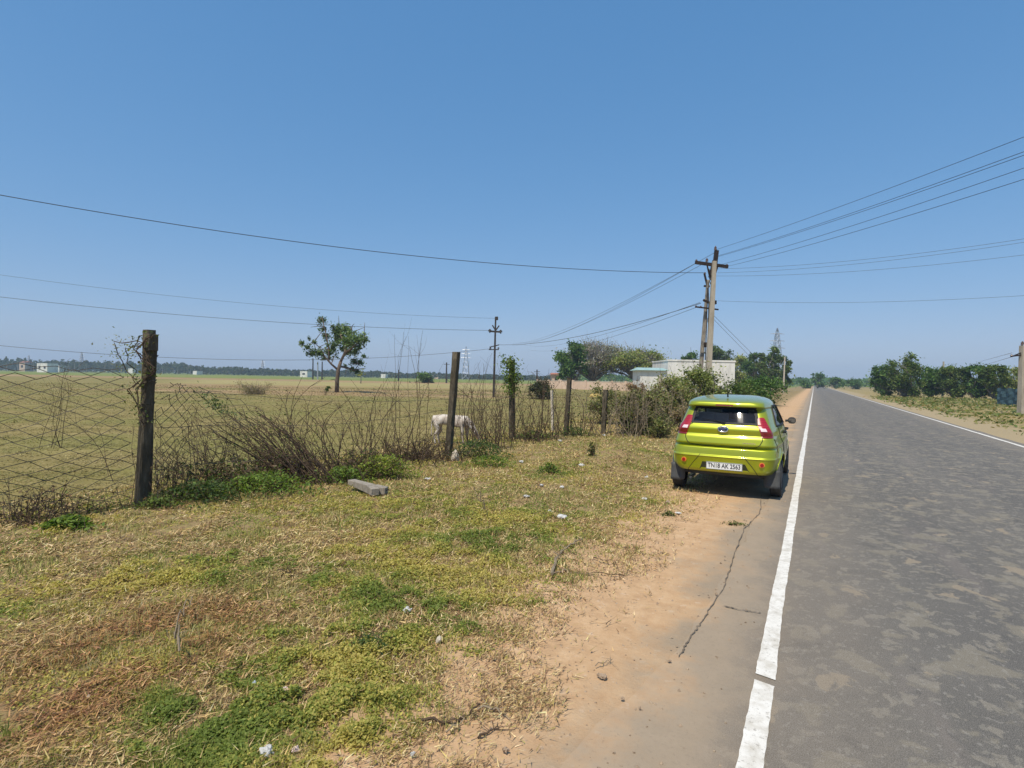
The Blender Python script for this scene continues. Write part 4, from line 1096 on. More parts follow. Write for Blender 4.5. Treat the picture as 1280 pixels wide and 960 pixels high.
cl = []
for (x, y, r_, dy) in [(403, 400, 4.5, .9), (405, 411, 3.5, .9), (398, 413, 2, .6), (408, 421, 4, .7), (377, 429, 2.8, -1), (384, 434, 3, -1), (390, 441, 4, -.8), (399, 441, 4.5, -.5), (393, 428, 2.5, .5), (411, 440, 5, .3), (416, 437, 4, .8),
                       (420, 414, 5, 1.2), (427, 410, 6, 1.2), (434, 412, 6, .6), (428, 420, 6, 1), (438, 420, 6, 0), (446, 424, 5.5, -.8), (453, 418, 4, -1.5), (456, 425, 3.5, -1.5), (440, 431, 5, 0), (450, 434, 5, -.5), (422, 425, 5, 1.6), (433, 427, 5, -1.2),
                       (443, 452, 4, 1.5), (451, 453, 3.2, 1.5), (440, 461, 3.6, 1.5), (432, 457, 2.8, 1.5), (446, 464, 3, 1), (386, 423, 1.8, 0), (405, 448, 2.5, 0), (416, 408, 2, 1), (414, 446, 3.5, .6), (420, 444, 3.5, 1), (436, 440, 4, .6), (444, 440, 4, -.4), (428, 436, 4, 1.4), (418, 430, 4, .5), (408, 432, 3, .2), (399, 424, 2.5, .2), (455, 445, 2.5, .8)]:
    cl.append((qt(x, y, dy*1.6), r_*ZT/700*1.5))
crown_leaves('crown', cl, 10000, .115, [(.08, .15, .045), (.13, .20, .06), (.21, .27, .09), (.06, .11, .04)], tree, hollow=.05, jag=.8, squash=.9)

def simple_tree(name, px, Y_, top, halfw, label, cols, group=None, n=3500, size=.22, shape='round', trunk_h=.35, trunk_r=None, mat='greybark', clumps=14, bare=0, py_base=None):
    g = G(px, hz(px)+CAM_H*700/Y_) ; e = empty(name, g, label, 'tree', group)
    H = (P(px, top, g.y)-g).z; W = halfw*g.y/700.0
    tr_ = trunk_r or H*.03
    cl = []; b = MB(); fork = Vector((0, 0, H*trunk_h)); b.tube([Vector((0, 0, -.2)), Vector((tr_*.5, 0, H*trunk_h*.5)), fork], [tr_*1.3, tr_, tr_*.85], 8)
    for k in range(clumps):
        a = 2*math.pi*k*.618; rr_ = math.sqrt((k+.5)/clumps)
        if shape == 'umbrella':
            p = Vector((math.cos(a)*W*rr_*.82, math.sin(a)*W*rr_*.7, H*(.88-.34*rr_**2)-H*.22*random.random())); r_ = W*.26*random.uniform(.8, 1.2); sq = .55
        else:
            zf = random.uniform(trunk_h+.08, .94); wid = math.sin(math.pi*min(1, max(.05, (zf-trunk_h*.6)/(1.05-trunk_h*.6))))**.6
            p = Vector((math.cos(a)*W*wid*rr_*.75, math.sin(a)*W*wid*rr_*.7, H*zf)); r_ = W*.30*random.uniform(.7, 1.2); sq = .8
        cl.append((p, r_, sq))
        path = branch_path(fork, p, .2); b.tube(path, taper(tr_*.55, tr_*.10, len(path)), 5)
        for _ in range(2+bare*6):
            q = p+Vector([random.gauss(0, r_*.55) for _ in range(3)]); s_ = path[random.randint(2, 5)]; pp = branch_path(s_, q, .2, 4); b.tube(pp, taper(tr_*.2, tr_*.04, len(pp)), 3)
            for _ in range(bare*2):
                s2 = pp[random.randint(1, 3)]; q2_ = q+Vector([random.gauss(0, r_*.4) for _ in range(3)]); b.tube([s2, s2.lerp(q2_, .5), q2_], [tr_*.09, tr_*.06, tr_*.02], 3)
    b.build('trunk', M[mat], e, smooth=True)
    if n: crown_leaves('crown', cl, n, size, cols, e, jag=.5)
    return e
# group by the white building
e = simple_tree('dense_tree', 714, 98, 426, 25, 'dark dense green tree at the left end of the tree group by the pink wall', GR_D, 'trees beside the white building', 12000, .26, 'round', .02, clumps=34)
e = simple_tree('rain_tree', 740, 101, 417, 46, 'wide grey half bare tree in the middle of the tree group by the pink wall', GREY, 'trees beside the white building', 8500, .18, 'umbrella', .12, .34, 'greybark', 44, 1)
e = simple_tree('rain_tree', 793, 100, 425, 48, 'wide flat crowned green tree at the right end of the group, beside the white building', GR_O, 'trees beside the white building', 19000, .20, 'umbrella', .2, .30, 'greybark', 40, 1)
# trees behind the main pole
for px, Y_, top, hw, lb, cc, n_ in ((864, 118, 440, 17, 'dark tree crown showing just left of the main power pole above the white wall', GR_D, 3600), (897, 122, 433, 22, 'green tree directly behind the main power pole', GR_M, 4200),
                                (925, 120, 446, 22, 'lower dull green tree right of the main power pole', GR_O, 3800), (944, 112, 434, 17, 'dark tree left of the pylon', GR_D, 3600), (962, 108, 432, 18, 'tall bushy tree right in front of the pylon', GR_M, 4200), (979, 106, 446, 13, 'pale green outer tree beside the pale bare pole', GR_M, 3000)):
    simple_tree('roadside_tree', px, Y_, top, hw, lb, cc, 'trees behind the main power pole', int(n_*2.6), .24, 'round', .04, clumps=30)
# row of trees far along the road
for px, Y_, top, hw, lb in ((1004, 190, 476, 12, 'small dark tree at the far end of the road, nearest the white line'), (1022, 200, 465, 11, 'taller of the dark trees at the far end of the road'), (1044, 200, 473, 14, 'low wide tree at the far end of the road, right of the taller one'), (1066, 190, 474, 14, 'low tree at the far end of the road next to the big trees')):
    simple_tree('distant_tree', px, Y_, top, hw, lb, GR_D, 'dark trees at the end of the road', 3600, .34, 'round', .02, clumps=16)
# right side thicket
for px, Y_, top, hw, lb, cc in ((1104, 78, 457.5, 22, 'dark tree at the left end of the roadside row across the road', GR_D), (1131, 74, 444, 27, 'tallest light green feathery tree of the row across the road', GR_M), (1163, 78, 460, 24, 'dark low tree just right of the tallest tree across the road', GR_D),
                               (1192, 74, 459, 22, 'green tree right of the thin pole across the road', GR_M), (1220, 72, 457, 22, 'dark flat topped tree in the middle of the row across the road', GR_D), (1243, 70, 455.5, 20, 'green tree near the blue green net across the road', GR_M), (1270, 78, 459, 24, 'dull green tree behind the pole at the right edge', GR_O), (1310, 78, 455, 30, 'large bush outside the right edge', GR_M)):
    simple_tree('roadside_tree', px, Y_, top, hw, lb, cc, 'row of trees across the road', 12500, .17, 'round', .0, clumps=40)
def bush(name, px, py, top, halfw, label, cols, n, size, group=None, dx=0, stems=30, cl_n=14, mat='twig', squash=.9, depth=.8, hollow=.1):
    g = Gh(px, py); e = empty(name, g, label, 'bush', group)
    H = (P(px, top, g.y)-g).z; W = halfw*g.y/700.0
    cl = []
    for k in range(cl_n):
        a = 2*math.pi*k*.618; rr_ = math.sqrt((k+.5)/cl_n); z = H*random.uniform(.15, .92)*(1-.30*rr_)
        cl.append((Vector((math.cos(a)*W*rr_*.8, math.sin(a)*W*rr_*.8*depth, z)), min(W, H)*random.uniform(.26, .44), squash))
    b = MB()
    for k in range(stems):
        c_ = random.choice(cl); q = c_[0]+Vector([random.gauss(0, c_[1]*.7) for _ in range(3)]); q.z = abs(q.z)*1.08+.03
        s_ = Vector((random.gauss(0, W*.25), random.gauss(0, W*.2), -.03)); pp = branch_path(s_, q, .25, 5); r0 = max(.006, W*.010)*random.uniform(.6, 1.2); b.tube(pp, taper(r0, r0*.35, len(pp)), 4)
    b.build('stems', M[mat], e)
    if n: crown_leaves('foliage', cl, int(n*1.9), size, cols, e, hollow=hollow, jag=.9)
    return e
# round bush in the field and small distant ones
bush('round_bush', 676, 499, 474, 17, 'round olive bush in the field right of the ivy capped post', [(.07, .085, .03), (.10, .11, .04), (.05, .055, .022)], 5200, .075, stems=90)
bush('far_bush', 524, 478.5, 466.5, 16, 'dark green bush on the horizon left of the leaning middle post', GR_D, 2500, .42, stems=10)
bush('far_bush', 630, 480, 469, 9, 'small dark bush on the horizon behind the ivy capped post', GR_D, 1200, .40, stems=8)
simple_tree('small_tree', 451, 112, 459, 8, 'small bare looking sapling in the field right of the lone tree trunk', GR_O, None, 700, .15, 'umbrella', .5, .08, clumps=8)
bush('dry_shrub', 316, 493, 474, 24, 'low grey brown dry shrub in the ploughed field left of the lone tree', [(.24, .19, .10), (.18, .155, .07)], 1500, .04, stems=160, mat='twigpale')
bush('small_bush', 407, 494, 478, 5, 'tiny leafy bush at the foot of the lone tree, left of its trunk', GR_M, 500, .10, stems=14)

# ------------------------------------------------------------------ far buildings
def building(name, px0, px1, top, Y_, label, wall, depth=8, roof=None, wins=0, rz=0, parapet=True, cat='building', side=None):
    g0 = G(px0, hz(px0)+1120/Y_); g1 = G(px1, hz(px1)+1120/Y_); c_ = (g0+g1)/2; c_.y += depth/2
    W = abs(g1.x-g0.x); H = (P((px0+px1)/2, top, g0.y)).z
    e = empty(name, c_, label, cat, rz=rz)
    b = MB(); b.box((0, 0, H/2-.2), (W, depth, H+.4)); w = b.build('wall', M[wall], e)
    if parapet:
        b = MB()
        for s_ in (-1, 1): b.box((0, s_*(depth/2-.05), H+.12), (W+.16, .25, .24)); b.box((s_*(W/2-.05), 0, H+.1), (.25, depth-.4, .2))
        b.build('parapet', M[wall], e)
    if roof:
        b = MB(); V_ = [(-W/2-.4, -depth/2-.4, H), (W/2+.4, -depth/2-.4, H), (W/2+.4, depth/2+.4, H), (-W/2-.4, depth/2+.4, H), (-W/2, 0, H+H*.14), (W/2, 0, H+H*.14)]
        b.v = [Vector(q) for q in V_]; b.f = [(0, 1, 5, 4), (2, 3, 4, 5), (1, 2, 5), (3, 0, 4), (3, 2, 1, 0)]; b.build('roof', M[roof], e)
    for k in range(wins):
        x = -W/2+W*(k+.5)/wins; b = MB(); b.box((x, -depth/2-.02, H*.55), (W/wins*.35, .1, H*.28)); b.build('window', M['darkopen'], e)
    return e
building('white_building', 834, 918, 452, 82, 'plain white flat roofed building behind the bushes left of the main power pole', 'whitewall', 9, None, 0)
bl = building('shed', 800, 833, 463, 79, 'low white shed with a grey green sheet roof below the flat crowned tree', 'whitewall', 5, 'tealroof', 0, parapet=False)
# compound wall
g0 = G(672, hz(672)+1120/95); g1 = G(800, hz(800)+1120/84); L_ = (g1-g0).length
e = empty('compound_wall', (g0+g1)/2, 'long low pinkish compound wall in front of the tree group', 'wall', rz=math.atan2(g1.y-g0.y, g1.x-g0.x))
b = MB(); b.box((0, 0, .55), (L_, .2, 1.5)); b.build('wall', M['pinkwall'], e); b = MB()
b.box((0, 0, 1.34), (L_+.05, .26, .09)); b.build('coping', M['palestone'], e)
for k in range(9): b = MB(); b.box((-L_/2+L_*k/8, 0, .65), (.32, .32, 1.7)); b.build('pillar', M['pinkwall'], e)
building('small_house', 690, 700, 468, 120, 'small pink house with a red roof at the left end of the pink wall', 'pinkwall', 5, 'redroof', 1, parapet=False)
for px0, px1, top, Y_, lb, wl_, rf_2, wn in ((46, 59, 454, 330, 'white two opening house on the horizon at the far left', 'whitewall', None, 2), (375, 384, 464, 330, 'tiny white cube house on the horizon left of the lone tree trunk', 'whitewall', None, 1), (476, 482, 467.5, 420, 'tiny white roofed house on the horizon right of the lone tree', 'whitewall', None, 0),
                                            (24, 31, 453, 430, 'pale house half hidden among the trees at the far left', 'pinkwall', 'redroof', 1), (68, 74, 457, 430, 'low white shed among far trees just right of the white house', 'whitewall', None, 0), (160, 166, 460.5, 430, 'low white building on the horizon left of the nearest fence post', 'whitewall', None, 0), (241, 246, 463.8, 420, 'tiny white hut on the horizon right of the nearest fence post', 'whitewall', None, 0), (540, 548, 468.5, 450, 'tiny pale hut on the horizon left of the middle post', 'pinkwall', None, 0)):
    building('distant_house', px0, px1, top, Y_, lb, wl_, 8, rf_2, wn, parapet=False)
# yellow straw heap
g = G(744, 496.5); e = MB(); 
b = MB(); n1_ = 18
bmh = bmesh.new(); bmesh.ops.create_icosphere(bmh, subdivisions=4, radius=1)
for v_ in bmh.verts:
    k = 1+.25*(float(vnoise(v_.co.x*3+5, v_.co.y*3+v_.co.z*2, 3))-.5); v_.co = Vector((v_.co.x*.62*k, v_.co.y*.6*k, max(v_.co.z, -.1)*.38*k))
me = bpy.data.meshes.new('straw_heap'); bmh.to_mesh(me); bmh.free(); me.materials.append(mat_var('strawheap', (.42, .28, .08), (.62, .46, .16), .95, scale=12, bmp=.8)); o = bpy.data.objects.new('straw_heap', me); COL.objects.link(o); o.location = g
tag(o, 'yellow heap of straw in the field in front of the pink wall', 'straw heap')
# net fence across the road at right
g0 = G(1246, 506); g1 = G(1330, 512)
e = empty('net_fence', (g0+g1)/2, 'blue green shade net fence behind the pole at the right edge', 'fence', rz=math.atan2(g1.y-g0.y, g1.x-g0.x)); L_ = (g1-g0).length
V = []; F = []; nn_ = 40
for i in range(nn_+1):
    for k in range(7): V.append((-L_/2+L_*i/nn_, .05*math.sin(i*1.3)+.03*math.sin(k*2+i), 1.55*k/6-.03+.04*math.sin(i*.9)*(k == 6)))
for i in range(nn_):
    for k in range(6): a = i*7+k; F.append((a, a+7, a+8, a+1))
me = bpy.data.meshes.new('net'); me.from_pydata(V, [], F); me.materials.append(M['net']); o = bpy.data.objects.new('net', me); COL.objects.link(o); o.parent = e
for k in range(7): b = MB(); b.tube([(-L_/2+L_*k/6, .09, -.1), (-L_/2+L_*k/6+.03, .09, 1.65)], .04, 6); b.build('stake', M['twig'], e)

# far wood on the horizon: one mass
n0 = 60000; px = rng.uniform(-80, 720, n0); Yd = rng.uniform(430, 620, n0)
def tl(px):   # height of the wood in metres
    base = np.interp(px, [-80, 0, 110, 230, 260, 350, 450, 560, 720], [9.5, 9, 8.5, 8.0, 6.0, 5.2, 5.0, 4.2, 3.6]); return base
Hh = tl(px)*(.55+.75*fbm(px*.07, Yd*.012, 120, 5)); Hh = Hh*(1+.45*(vnoise(px*.45, Yd*.01, 124)-.5))
X = (px-640)/700*Yd
zz_ = Hh*rng.random(n0)**.5
pos = np.stack([X, Yd, zz_], 1); ax, ay = rand_leaves(pos, rng.uniform(.6, 1.6, n0), .3)
col = pick([(.035, .06, .02), (.05, .075, .028), (.07, .085, .035), (.09, .09, .05)], n0, .2)
o = leaf_mesh('far_wood', pos, ax, ay, col, M['leaf']); tag(o, kind='stuff')
# behind the road end
n0 = 16000; px = rng.uniform(720, 1420, n0); Yd = rng.uniform(300, 420, n0); Hh = 5.0*(.5+.8*fbm(px*.05, Yd*.012, 130, 5)); pos = np.stack([(px-640)/700*Yd, Yd, Hh*rng.random(n0)**.5], 1)
ax, ay = rand_leaves(pos, rng.uniform(.6, 1.4, n0), .3); o = leaf_mesh('far_wood', pos, ax, ay, pick(GR_D, n0, .2), M['leaf']); tag(o, kind='stuff')
# palms rising from the far wood
palm_at = [(8, 452), (22, 449), (42, 450), (49, 448.5), (86, 453), (93, 452), (108, 454), (131, 449.5), (140, 453), (152, 454), (203, 457), (222, 457), (238, 458), (243, 459), (75, 451), (118, 456), (262, 460), (290, 461)]
for i, (px, top) in enumerate(palm_at):
    Y_ = random.uniform(400, 430); g = G(px, hz(px)+1120/Y_); e = empty('palm_tree', g, 'small palm crown poking above the far wood left of the lone tree', 'palm tree', 'palms above the far wood')
    H = (P(px, top+1.5, g.y)-g).z
    b = MB(); b.tube([(0, 0, -.2), (.1, 0, H*.5), (.2, 0, H)], [.28, .22, .18], 6); b.build('trunk', M['greybark'], e)
    n_ = 26; V = []; F = []
    for k in range(n_):
        a = 2*math.pi*k/n_*2.4; el = random.uniform(-.5, 1.1); L0 = random.uniform(1.5, 2.1); d_ = Vector((math.cos(a), math.sin(a), 0)); sd_ = Vector((-d_.y, d_.x, 0))*.22
        for j in range(4):
            t = j/3; p = Vector((.2, 0, H))+d_*L0*t*math.cos(el*(1-t*.3))+Vector((0, 0, L0*(math.sin(el)*t-.55*t*t))); w = (1-.8*t)
            V += [p+sd_*w, p-sd_*w]
        b0 = k*8
        for j in range(3): F.append((b0+2*j, b0+2*j+1, b0+2*j+3, b0+2*j+2))
    me = bpy.data.meshes.new('fronds'); me.from_pydata([tuple(v) for v in V], [], F); 
    if 'frond' not in M: M['frond'] = mat_var('frond', (.045, .075, .025), (.08, .11, .04), .7, bmp=0)
    me.materials.append(M['frond']); o = bpy.data.objects.new('fronds', me); COL.objects.link(o); o.parent = e
# ------------------------------------------------------------------ fence posts, wire, tangled stems
def post(pxb, pyb, pxt, pyt, label, w=.13, yaw=None, mat='oldpost', arm=None, name='fence_post'):
    g = Gh(pxb, pyb); e = empty(name, g, label, 'fence post', 'concrete posts of the field fence')
    t = P(pxt, pyt, g.y)-g; up = Vector((CT, -ST, 0))
    b = MB(); n_ = 14; tt = t.normalized(); x = Vector((CT, -ST, 0)); y = Vector((ST, CT, 0))
    # hexed square section with chips
    sec = [(-1, -.8), (-.8, -1), (.8, -1), (1, -.8), (1, .8), (.8, 1), (-.8, 1), (-1, .8)]
    for i in range(n_+1):
        p = Vector((0, 0, -.08))+(t+Vector((0, 0, .08)))*i/n_
        for k, (sx_, sy_) in enumerate(sec):
            j = 1+.10*(float(vnoise(i*.9+pxb, k*2.3, 140))-.5)-.25*(random.random() < .10)
            b.v.append(p+x*sx_*w/2*j+y*sy_*w/2*j)
    for i in range(n_):
        for k in range(8): b.f.append((i*8+k, i*8+(k+1) % 8, (i+1)*8+(k+1) % 8, (i+1)*8+k))
    b.f.append(tuple(n_*8+k for k in range(8))); b.build('shaft', M[mat], e)
    return e, g, t
p1, g1_, t1_ = post(175, 631, 189.5, 421, 'dark weathered fence post nearest the camera, with vines around its top', .108)
b = MB(); d_ = Vector((CT, -ST, 0)); topc = t1_+Vector((0, 0, -.02))
b.box(topc+Vector((.005, -.02, -.05)), (.12, .112, .20), Matrix.Rotation(-T, 3, 'Z')); b.build('post_cap', M['oldpost'], p1, bevel=.01)
p1b, g1b, t1b = post(181, 622, 187, 412.5, 'second fence post standing directly behind the nearest one, only its top showing', .115)
p2, g2_, t2_ = post(560, 571, 570.5, 440, 'leaning dark fence post with the white calf behind it', .125)
p3, g3_, t3_ = post(640, 549, 640, 450, 'upright fence post capped with light green ivy', .13)
p4, g4_, t4_ = post(707, 545, 712, 473, 'short grey fence post leaning right, next after the ivy capped one', .115)
p5, g5_, t5_ = post(754, 542, 757, 487, 'dark short fence post at the edge of the green bushes', .13)
p6, g6_, t6_ = post(691, 538, 689.5, 488, 'thin pale stake standing behind the short grey post', .07, mat='palestone')
p7, g7_, t7_ = post(818, 530, 826, 469, 'pale slanting post sticking out of the bushes below the white building', .11, mat='palestone')
# staples and wire turns on post 1
b = MB()
for zf in (.72, .735, .60, .5, .88):
    c_ = t1_*zf; ring = [c_+Vector((math.cos(a)*.082, math.sin(a)*.082, .01*math.sin(a*3)+.02*math.cos(a))) for a in np.linspace(0, 6.28, 17)]; b.tube(ring, .004, 4, cap=False)
b.build('wire_tie', M['meshwire'], p1)

def vines(parent, pts, n, leaf, cols, stems=6, spread=.12, size=.02):
    b = MB(); pos = []
    for s_ in range(stems):
        pp = [Vector(p)+Vector([random.gauss(0, spread*.4) for _ in range(3)]) for p in pts]
        fine = []
        for i in range(len(pp)-1):
            for k in range(4): fine.append(pp[i].lerp(pp[i+1], k/4)+Vector([random.gauss(0, spread*.15) for _ in range(3)]))
        b.tube(fine+[pp[-1]], [.006]*(len(fine)+1), 4)
        pos += fine
    b.build('vine_stems', M['twig'], parent)
    pos = np.array([tuple(random.choice(pos)) for _ in range(n)])+rng.normal(0, spread*.6, (n, 3)); ax, ay = rand_leaves(pos, size*rng.uniform(.6, 1.3, n), .2)
    return leaf_mesh('vine_leaves', pos, ax, ay, pick(cols, n, .2), M['leaf'], parent)
v1 = empty('climbing_vine', g1_, 'dry and green vine tangled around the top of the nearest fence post', 'vine')
vines(v1, [t1_*.50+Vector((.05, -.1, 0)), t1_*.68+Vector((-.1, -.1, 0)), t1_*.80+Vector((.10, -.1, 0)), t1_*.93+Vector((-.10, -.1, 0)), t1_*1.0+Vector((.02, -.1, 0))], 170, 0, [(.10, .14, .04), (.16, .18, .06), (.10, .075, .04)], 4, .08, .022)
vines(v1, [t1_*.66+Vector((-.12, .02, 0)), t1_*.78+Vector((-.28, .02, 0)), t1_*.90+Vector((-.34, .02, 0)), t1_*.97+Vector((-.12, .02, 0))], 300, 0, [(.20, .23, .11), (.30, .30, .16)], 2, .14, .016)
v3 = empty('climbing_vine', g3_, 'light green ivy clump covering the top of the upright third post', 'vine')
vines(v3, [t3_*.62+Vector((0, -.12, 0)), t3_*.78+Vector((.06, -.14, 0)), t3_*.92+Vector((-.04, -.12, 0)), t3_*1.0+Vector((0, -.05, .03))], 950, 0, [(.13, .20, .035), (.20, .27, .05), (.08, .13, .03)], 6, .17, .04)

# chain link mesh: individual bent wires, sagging and broken in places
def chain(pts, name, label, height_f, cell_w, cell_h, warp, seed, n_wires=None, rad=.0017, drop=.04):
    """pts: ground polyline (world). zig-zag horizontal strands interlocking into diamonds"""
    random.seed(seed)
    Ls = [0]
    for a, b_ in zip(pts, pts[1:]): Ls.append(Ls[-1]+(b_-a).length)
    tot = Ls[-1]
    def at(s):
        s = max(0, min(tot, s))
        for i in range(len(pts)-1):
            if s <= Ls[i+1]+1e-9: return pts[i].lerp(pts[i+1], (s-Ls[i])/max(Ls[i+1]-Ls[i], 1e-6))
    b = MB(); top = height_f(0)
    rows = int(max(height_f(s) for s in np.linspace(0, tot, 12))/cell_h)
    for r_ in range(rows+1):
        cur = []
        ncol = int(tot/(cell_w/2))
        for k in range(ncol+1):
            s = k*cell_w/2; frac = (r_*cell_h+(cell_h/2)*(1 if (k+r_) % 2 else -1)*.98)/(rows*cell_h); H = height_f(s)
            z = .02+H*max(0, min(1.0, frac)); p = at(s+warp*(float(vnoise(s*1.3, z*2, seed))-.5)*2); q = Vector(p)
            q.z = hgt(p.x, p.y)+z+warp*.8*(float(vnoise(s*1.1+9, z*1.6, seed+2))-.5)
            nrm = Vector((CT, -ST, 0)); q += nrm*(warp*1.4*(float(vnoise(s*.9, z*1.1, seed+4))-.5)+.008*(1 if (k+r_) % 2 else -1))
            q += Vector([random.gauss(0, .006) for _ in range(3)])
            if random.random() < drop:
                if len(cur) > 1: b.tube(cur, rad, 3, cap=False)
                cur = []
            else: cur.append(q)
        if len(cur) > 1: b.tube(cur, rad, 3, cap=False)
    o = b.build(name, M['meshwire']); tag(o, label, 'wire fence'); random.seed(seed+100); return o
du = Vector((ST, CT, 0))
gA = G(-70, 668); gL = g1_+(gA-g1_)
chain([gA, g1_+Vector((-.0, -.1, 0))], 'chain_link_mesh', 'stretched rusty chain link mesh left of the nearest fence post', lambda s: 1.60, .30, .062, .16, 5, rad=.0043, drop=.02)
gB = Gh(250, 612); gC = Gh(335, 604)
chain([g1_+Vector((.1, 0.0, 0)), gB, gC], 'chain_link_mesh', 'crumpled sagging chain link mesh between the nearest post and the dry branches', lambda s: 1.5*(1-.28*s/2.), .24, .065, .34, 12, rad=.0042, drop=.07)
# barbed strands between posts
b = MB()
def strand(a, c_, z0, z1, sag, rad=.004, n=24):
    pts = []
    for i in range(n+1):
        t = i/n; p = a.lerp(c_, t); p.z = hgt(p.x, p.y)+z0+(z1-z0)*t-sag*4*t*(1-t)+random.gauss(0, .006); pts.append(p)
    b.tube(pts, rad, 3, cap=False)
    for p in pts[1:-1:2]:
        for _ in range(2): d_ = Vector([random.gauss(0, 1) for _ in range(3)]).normalized()*.022; b.tube([p-d_, p+d_], rad*.7, 3, cap=False)
chainp = [g1_, g2_, g3_, g4_, g5_]
for a, c_ in zip(chainp, chainp[1:]):
    for z in (.45, .95, 1.35): strand(a, c_, z*random.uniform(.9, 1.05), z*random.uniform(.8, 1.0), random.uniform(.04, .14))
o = b.build('barbed_wire', M['meshwire']); tag(o, 'loose barbed wire strands strung from post to post along the field', 'barbed wire')

# dead stem tangles
def tangle(px, py, label, n, wpx, hpx, lean=(0, 0), rad=.006, curl=.3, leaves=0, cols=None, size=.02, mat='twig', twigs=3, name='dry_bush', hmin=.4, group='dry bushes along the fence', depth=.5, base_spread=.35, litter=0):
    g = Gh(px, py); e = empty(name, g, label, 'dry bush', group); sc_ = g.y/700; W = wpx*sc_; H = hpx*sc_
    b = MB(); tips = []
    for k in range(n):
        s_ = Vector((random.gauss(0, W*base_spread), random.gauss(0, W*base_spread*depth), -.02)); h = H*random.uniform(hmin, 1.0)
        a = random.uniform(0, 6.28); m_ = random.random()*W*.5
        tip = s_+Vector((math.cos(a)*m_+lean[0]*sc_*random.uniform(.45, 1.12), math.sin(a)*m_*depth+lean[1]*sc_, h))
        n_ = 9; pts = []; off = Vector([random.gauss(0, curl*h*.5) for _ in range(3)]); ph = random.random()*6
        for i in range(n_):
            t = i/(n_-1); p = s_.lerp(tip, t)+off*4*t*(1-t)*.5+Vector((math.sin(t*7+ph), math.cos(t*6+ph), 0))*h*.018
            p.z = s_.z+(tip.z-s_.z)*t**.85+off.z*.3*t*(1-t); pts.append(p)
        r0 = rad*random.uniform(.6, 1.5); b.tube(pts, taper(r0, r0*.35, n_), 4, cap=False); tips += pts[3:]
        for _ in range(twigs):
            i = random.randint(2, n_-2); p = pts[i]; d_ = (pts[i+1]-pts[i-1]).normalized()+Vector([random.gauss(0, .7) for _ in range(3)]); L0 = h*random.uniform(.12, .35)
            q = p+d_.normalized()*L0; mm = p.lerp(q, .5)+Vector([random.gauss(0, L0*.1) for _ in range(3)]); b.tube([p, mm, q], [r0*.45, r0*.35, r0*.2], 3, cap=False); tips += [mm, q]
    for v_ in b.v: v_.z = max(v_.z, -.05)
    b.build('stems', M[mat], e)
    if leaves:
        pos = np.array([tuple(random.choice(tips)) for _ in range(leaves)])+rng.normal(0, size*1.4, (leaves, 3)); ax, ay = rand_leaves(pos, size*rng.uniform(.6, 1.3, leaves), .2)
        leaf_mesh('leaves', pos, ax, ay, pick(cols, leaves, .25), M['leaf'], e)
    return e
GL = [(.10, .15, .03), (.15, .20, .04), (.07, .10, .025)]; BL = [(.13, .085, .05), (.19, .13, .075), (.10, .07, .04)]
# the long leaning bundle right of the nearest post
e = tangle(388, 604, 'long bundle of dark dead branches leaning left over the crumpled mesh', 44, 60, 92, (-112, 0), .0085, .42, 520, BL+GL, .020, twigs=5, hmin=.72)
bp_ = np.array([tuple(P(random.gauss(272, 12), 0, 7.9)) for _ in range(260)]); bx_ = rng.normal(0, 12, 260); bq = np.array([tuple(P(270+x_, 505+x_*.62+random.gauss(0, 5), 7.85+random.gauss(0, .08))-e.location) for x_ in bx_])
ax, ay = rand_leaves(bq, .020*rng.uniform(.6, 1.3, 260), .2); leaf_mesh('green_leaves', bq, ax, ay, pick([(.12, .17, .06), (.20, .25, .12), (.08, .11, .04)], 260, .2), M['leaf'], e)
tangle(372, 600, 'low dark brown scrub at the foot of the leaning branches', 170, 85, 44, (-30, 0), .006, .5, 1500, BL+[(.07, .09, .03)], .022, twigs=4, hmin=.2)
tangle(268, 598, 'sparse twisted dead twigs hanging on the crumpled mesh', 85, 120, 95, (-20, 0), .0045, .5, 160, BL, .016, twigs=4, hmin=.3)
tangle(300, 612, 'leafy green and brown creeper along the ground under the crumpled mesh', 60, 110, 36, (-10, 0), .005, .6, 2200, GL+BL, .024, twigs=2, hmin=.2, name='creeper')
tangle(210, 626, 'thin dark stems growing beside the foot of the nearest post', 34, 40, 80, (0, 0), .004, .35, 60, BL, .016, twigs=3)
tangle(430, 588, 'tall bare bent stems in front of the lone tree', 34, 110, 122, (-10, 0), .0062, .85, 120, BL, .018, twigs=4, hmin=.5)
tangle(450, 596, 'brown bramble mound with green weeds left of the middle post', 110, 70, 38, (0, 0), .006, .6, 1900, BL+GL, .022, twigs=3, hmin=.2)
tangle(498, 582, 'thin curved reddish stems just left of the middle post', 34, 95, 112, (10, 0), .006, .9, 60, BL, .018, twigs=3, hmin=.4)
tangle(520, 576, 'dense grey brown bramble heap at the foot of the middle post', 150, 62, 32, (0, 0), .006, .7, 1800, BL+[(.20, .16, .10)], .02, twigs=3, hmin=.2)
tangle(508, 572, 'wispy dead grass stems rising high above the bramble heap', 7, 30, 160, (6, 0), .0045, .15, 0, twigs=3, hmin=.8)
tangle(600, 560, 'clump of dark upright bare stems between the middle and ivy capped posts', 50, 60, 92, (0, 0), .0066, .5, 120, BL, .02, twigs=4, hmin=.4)
tangle(612, 556, 'tall wispy stems beside the dark steel pole', 14, 50, 128, (6, 0), .0045, .25, 0, twigs=4, hmin=.6)
tangle(670, 550, 'thicket of upright bare stems between the ivy capped and grey posts', 52, 62, 86, (0, 0), .0066, .5, 140, BL, .022, twigs=4, hmin=.4)
tangle(728, 546, 'dark leafy twigs between the grey post and the green bushes', 26, 34, 56, (0, 0), .0062, .4, 260, GL+BL, .03, twigs=3)
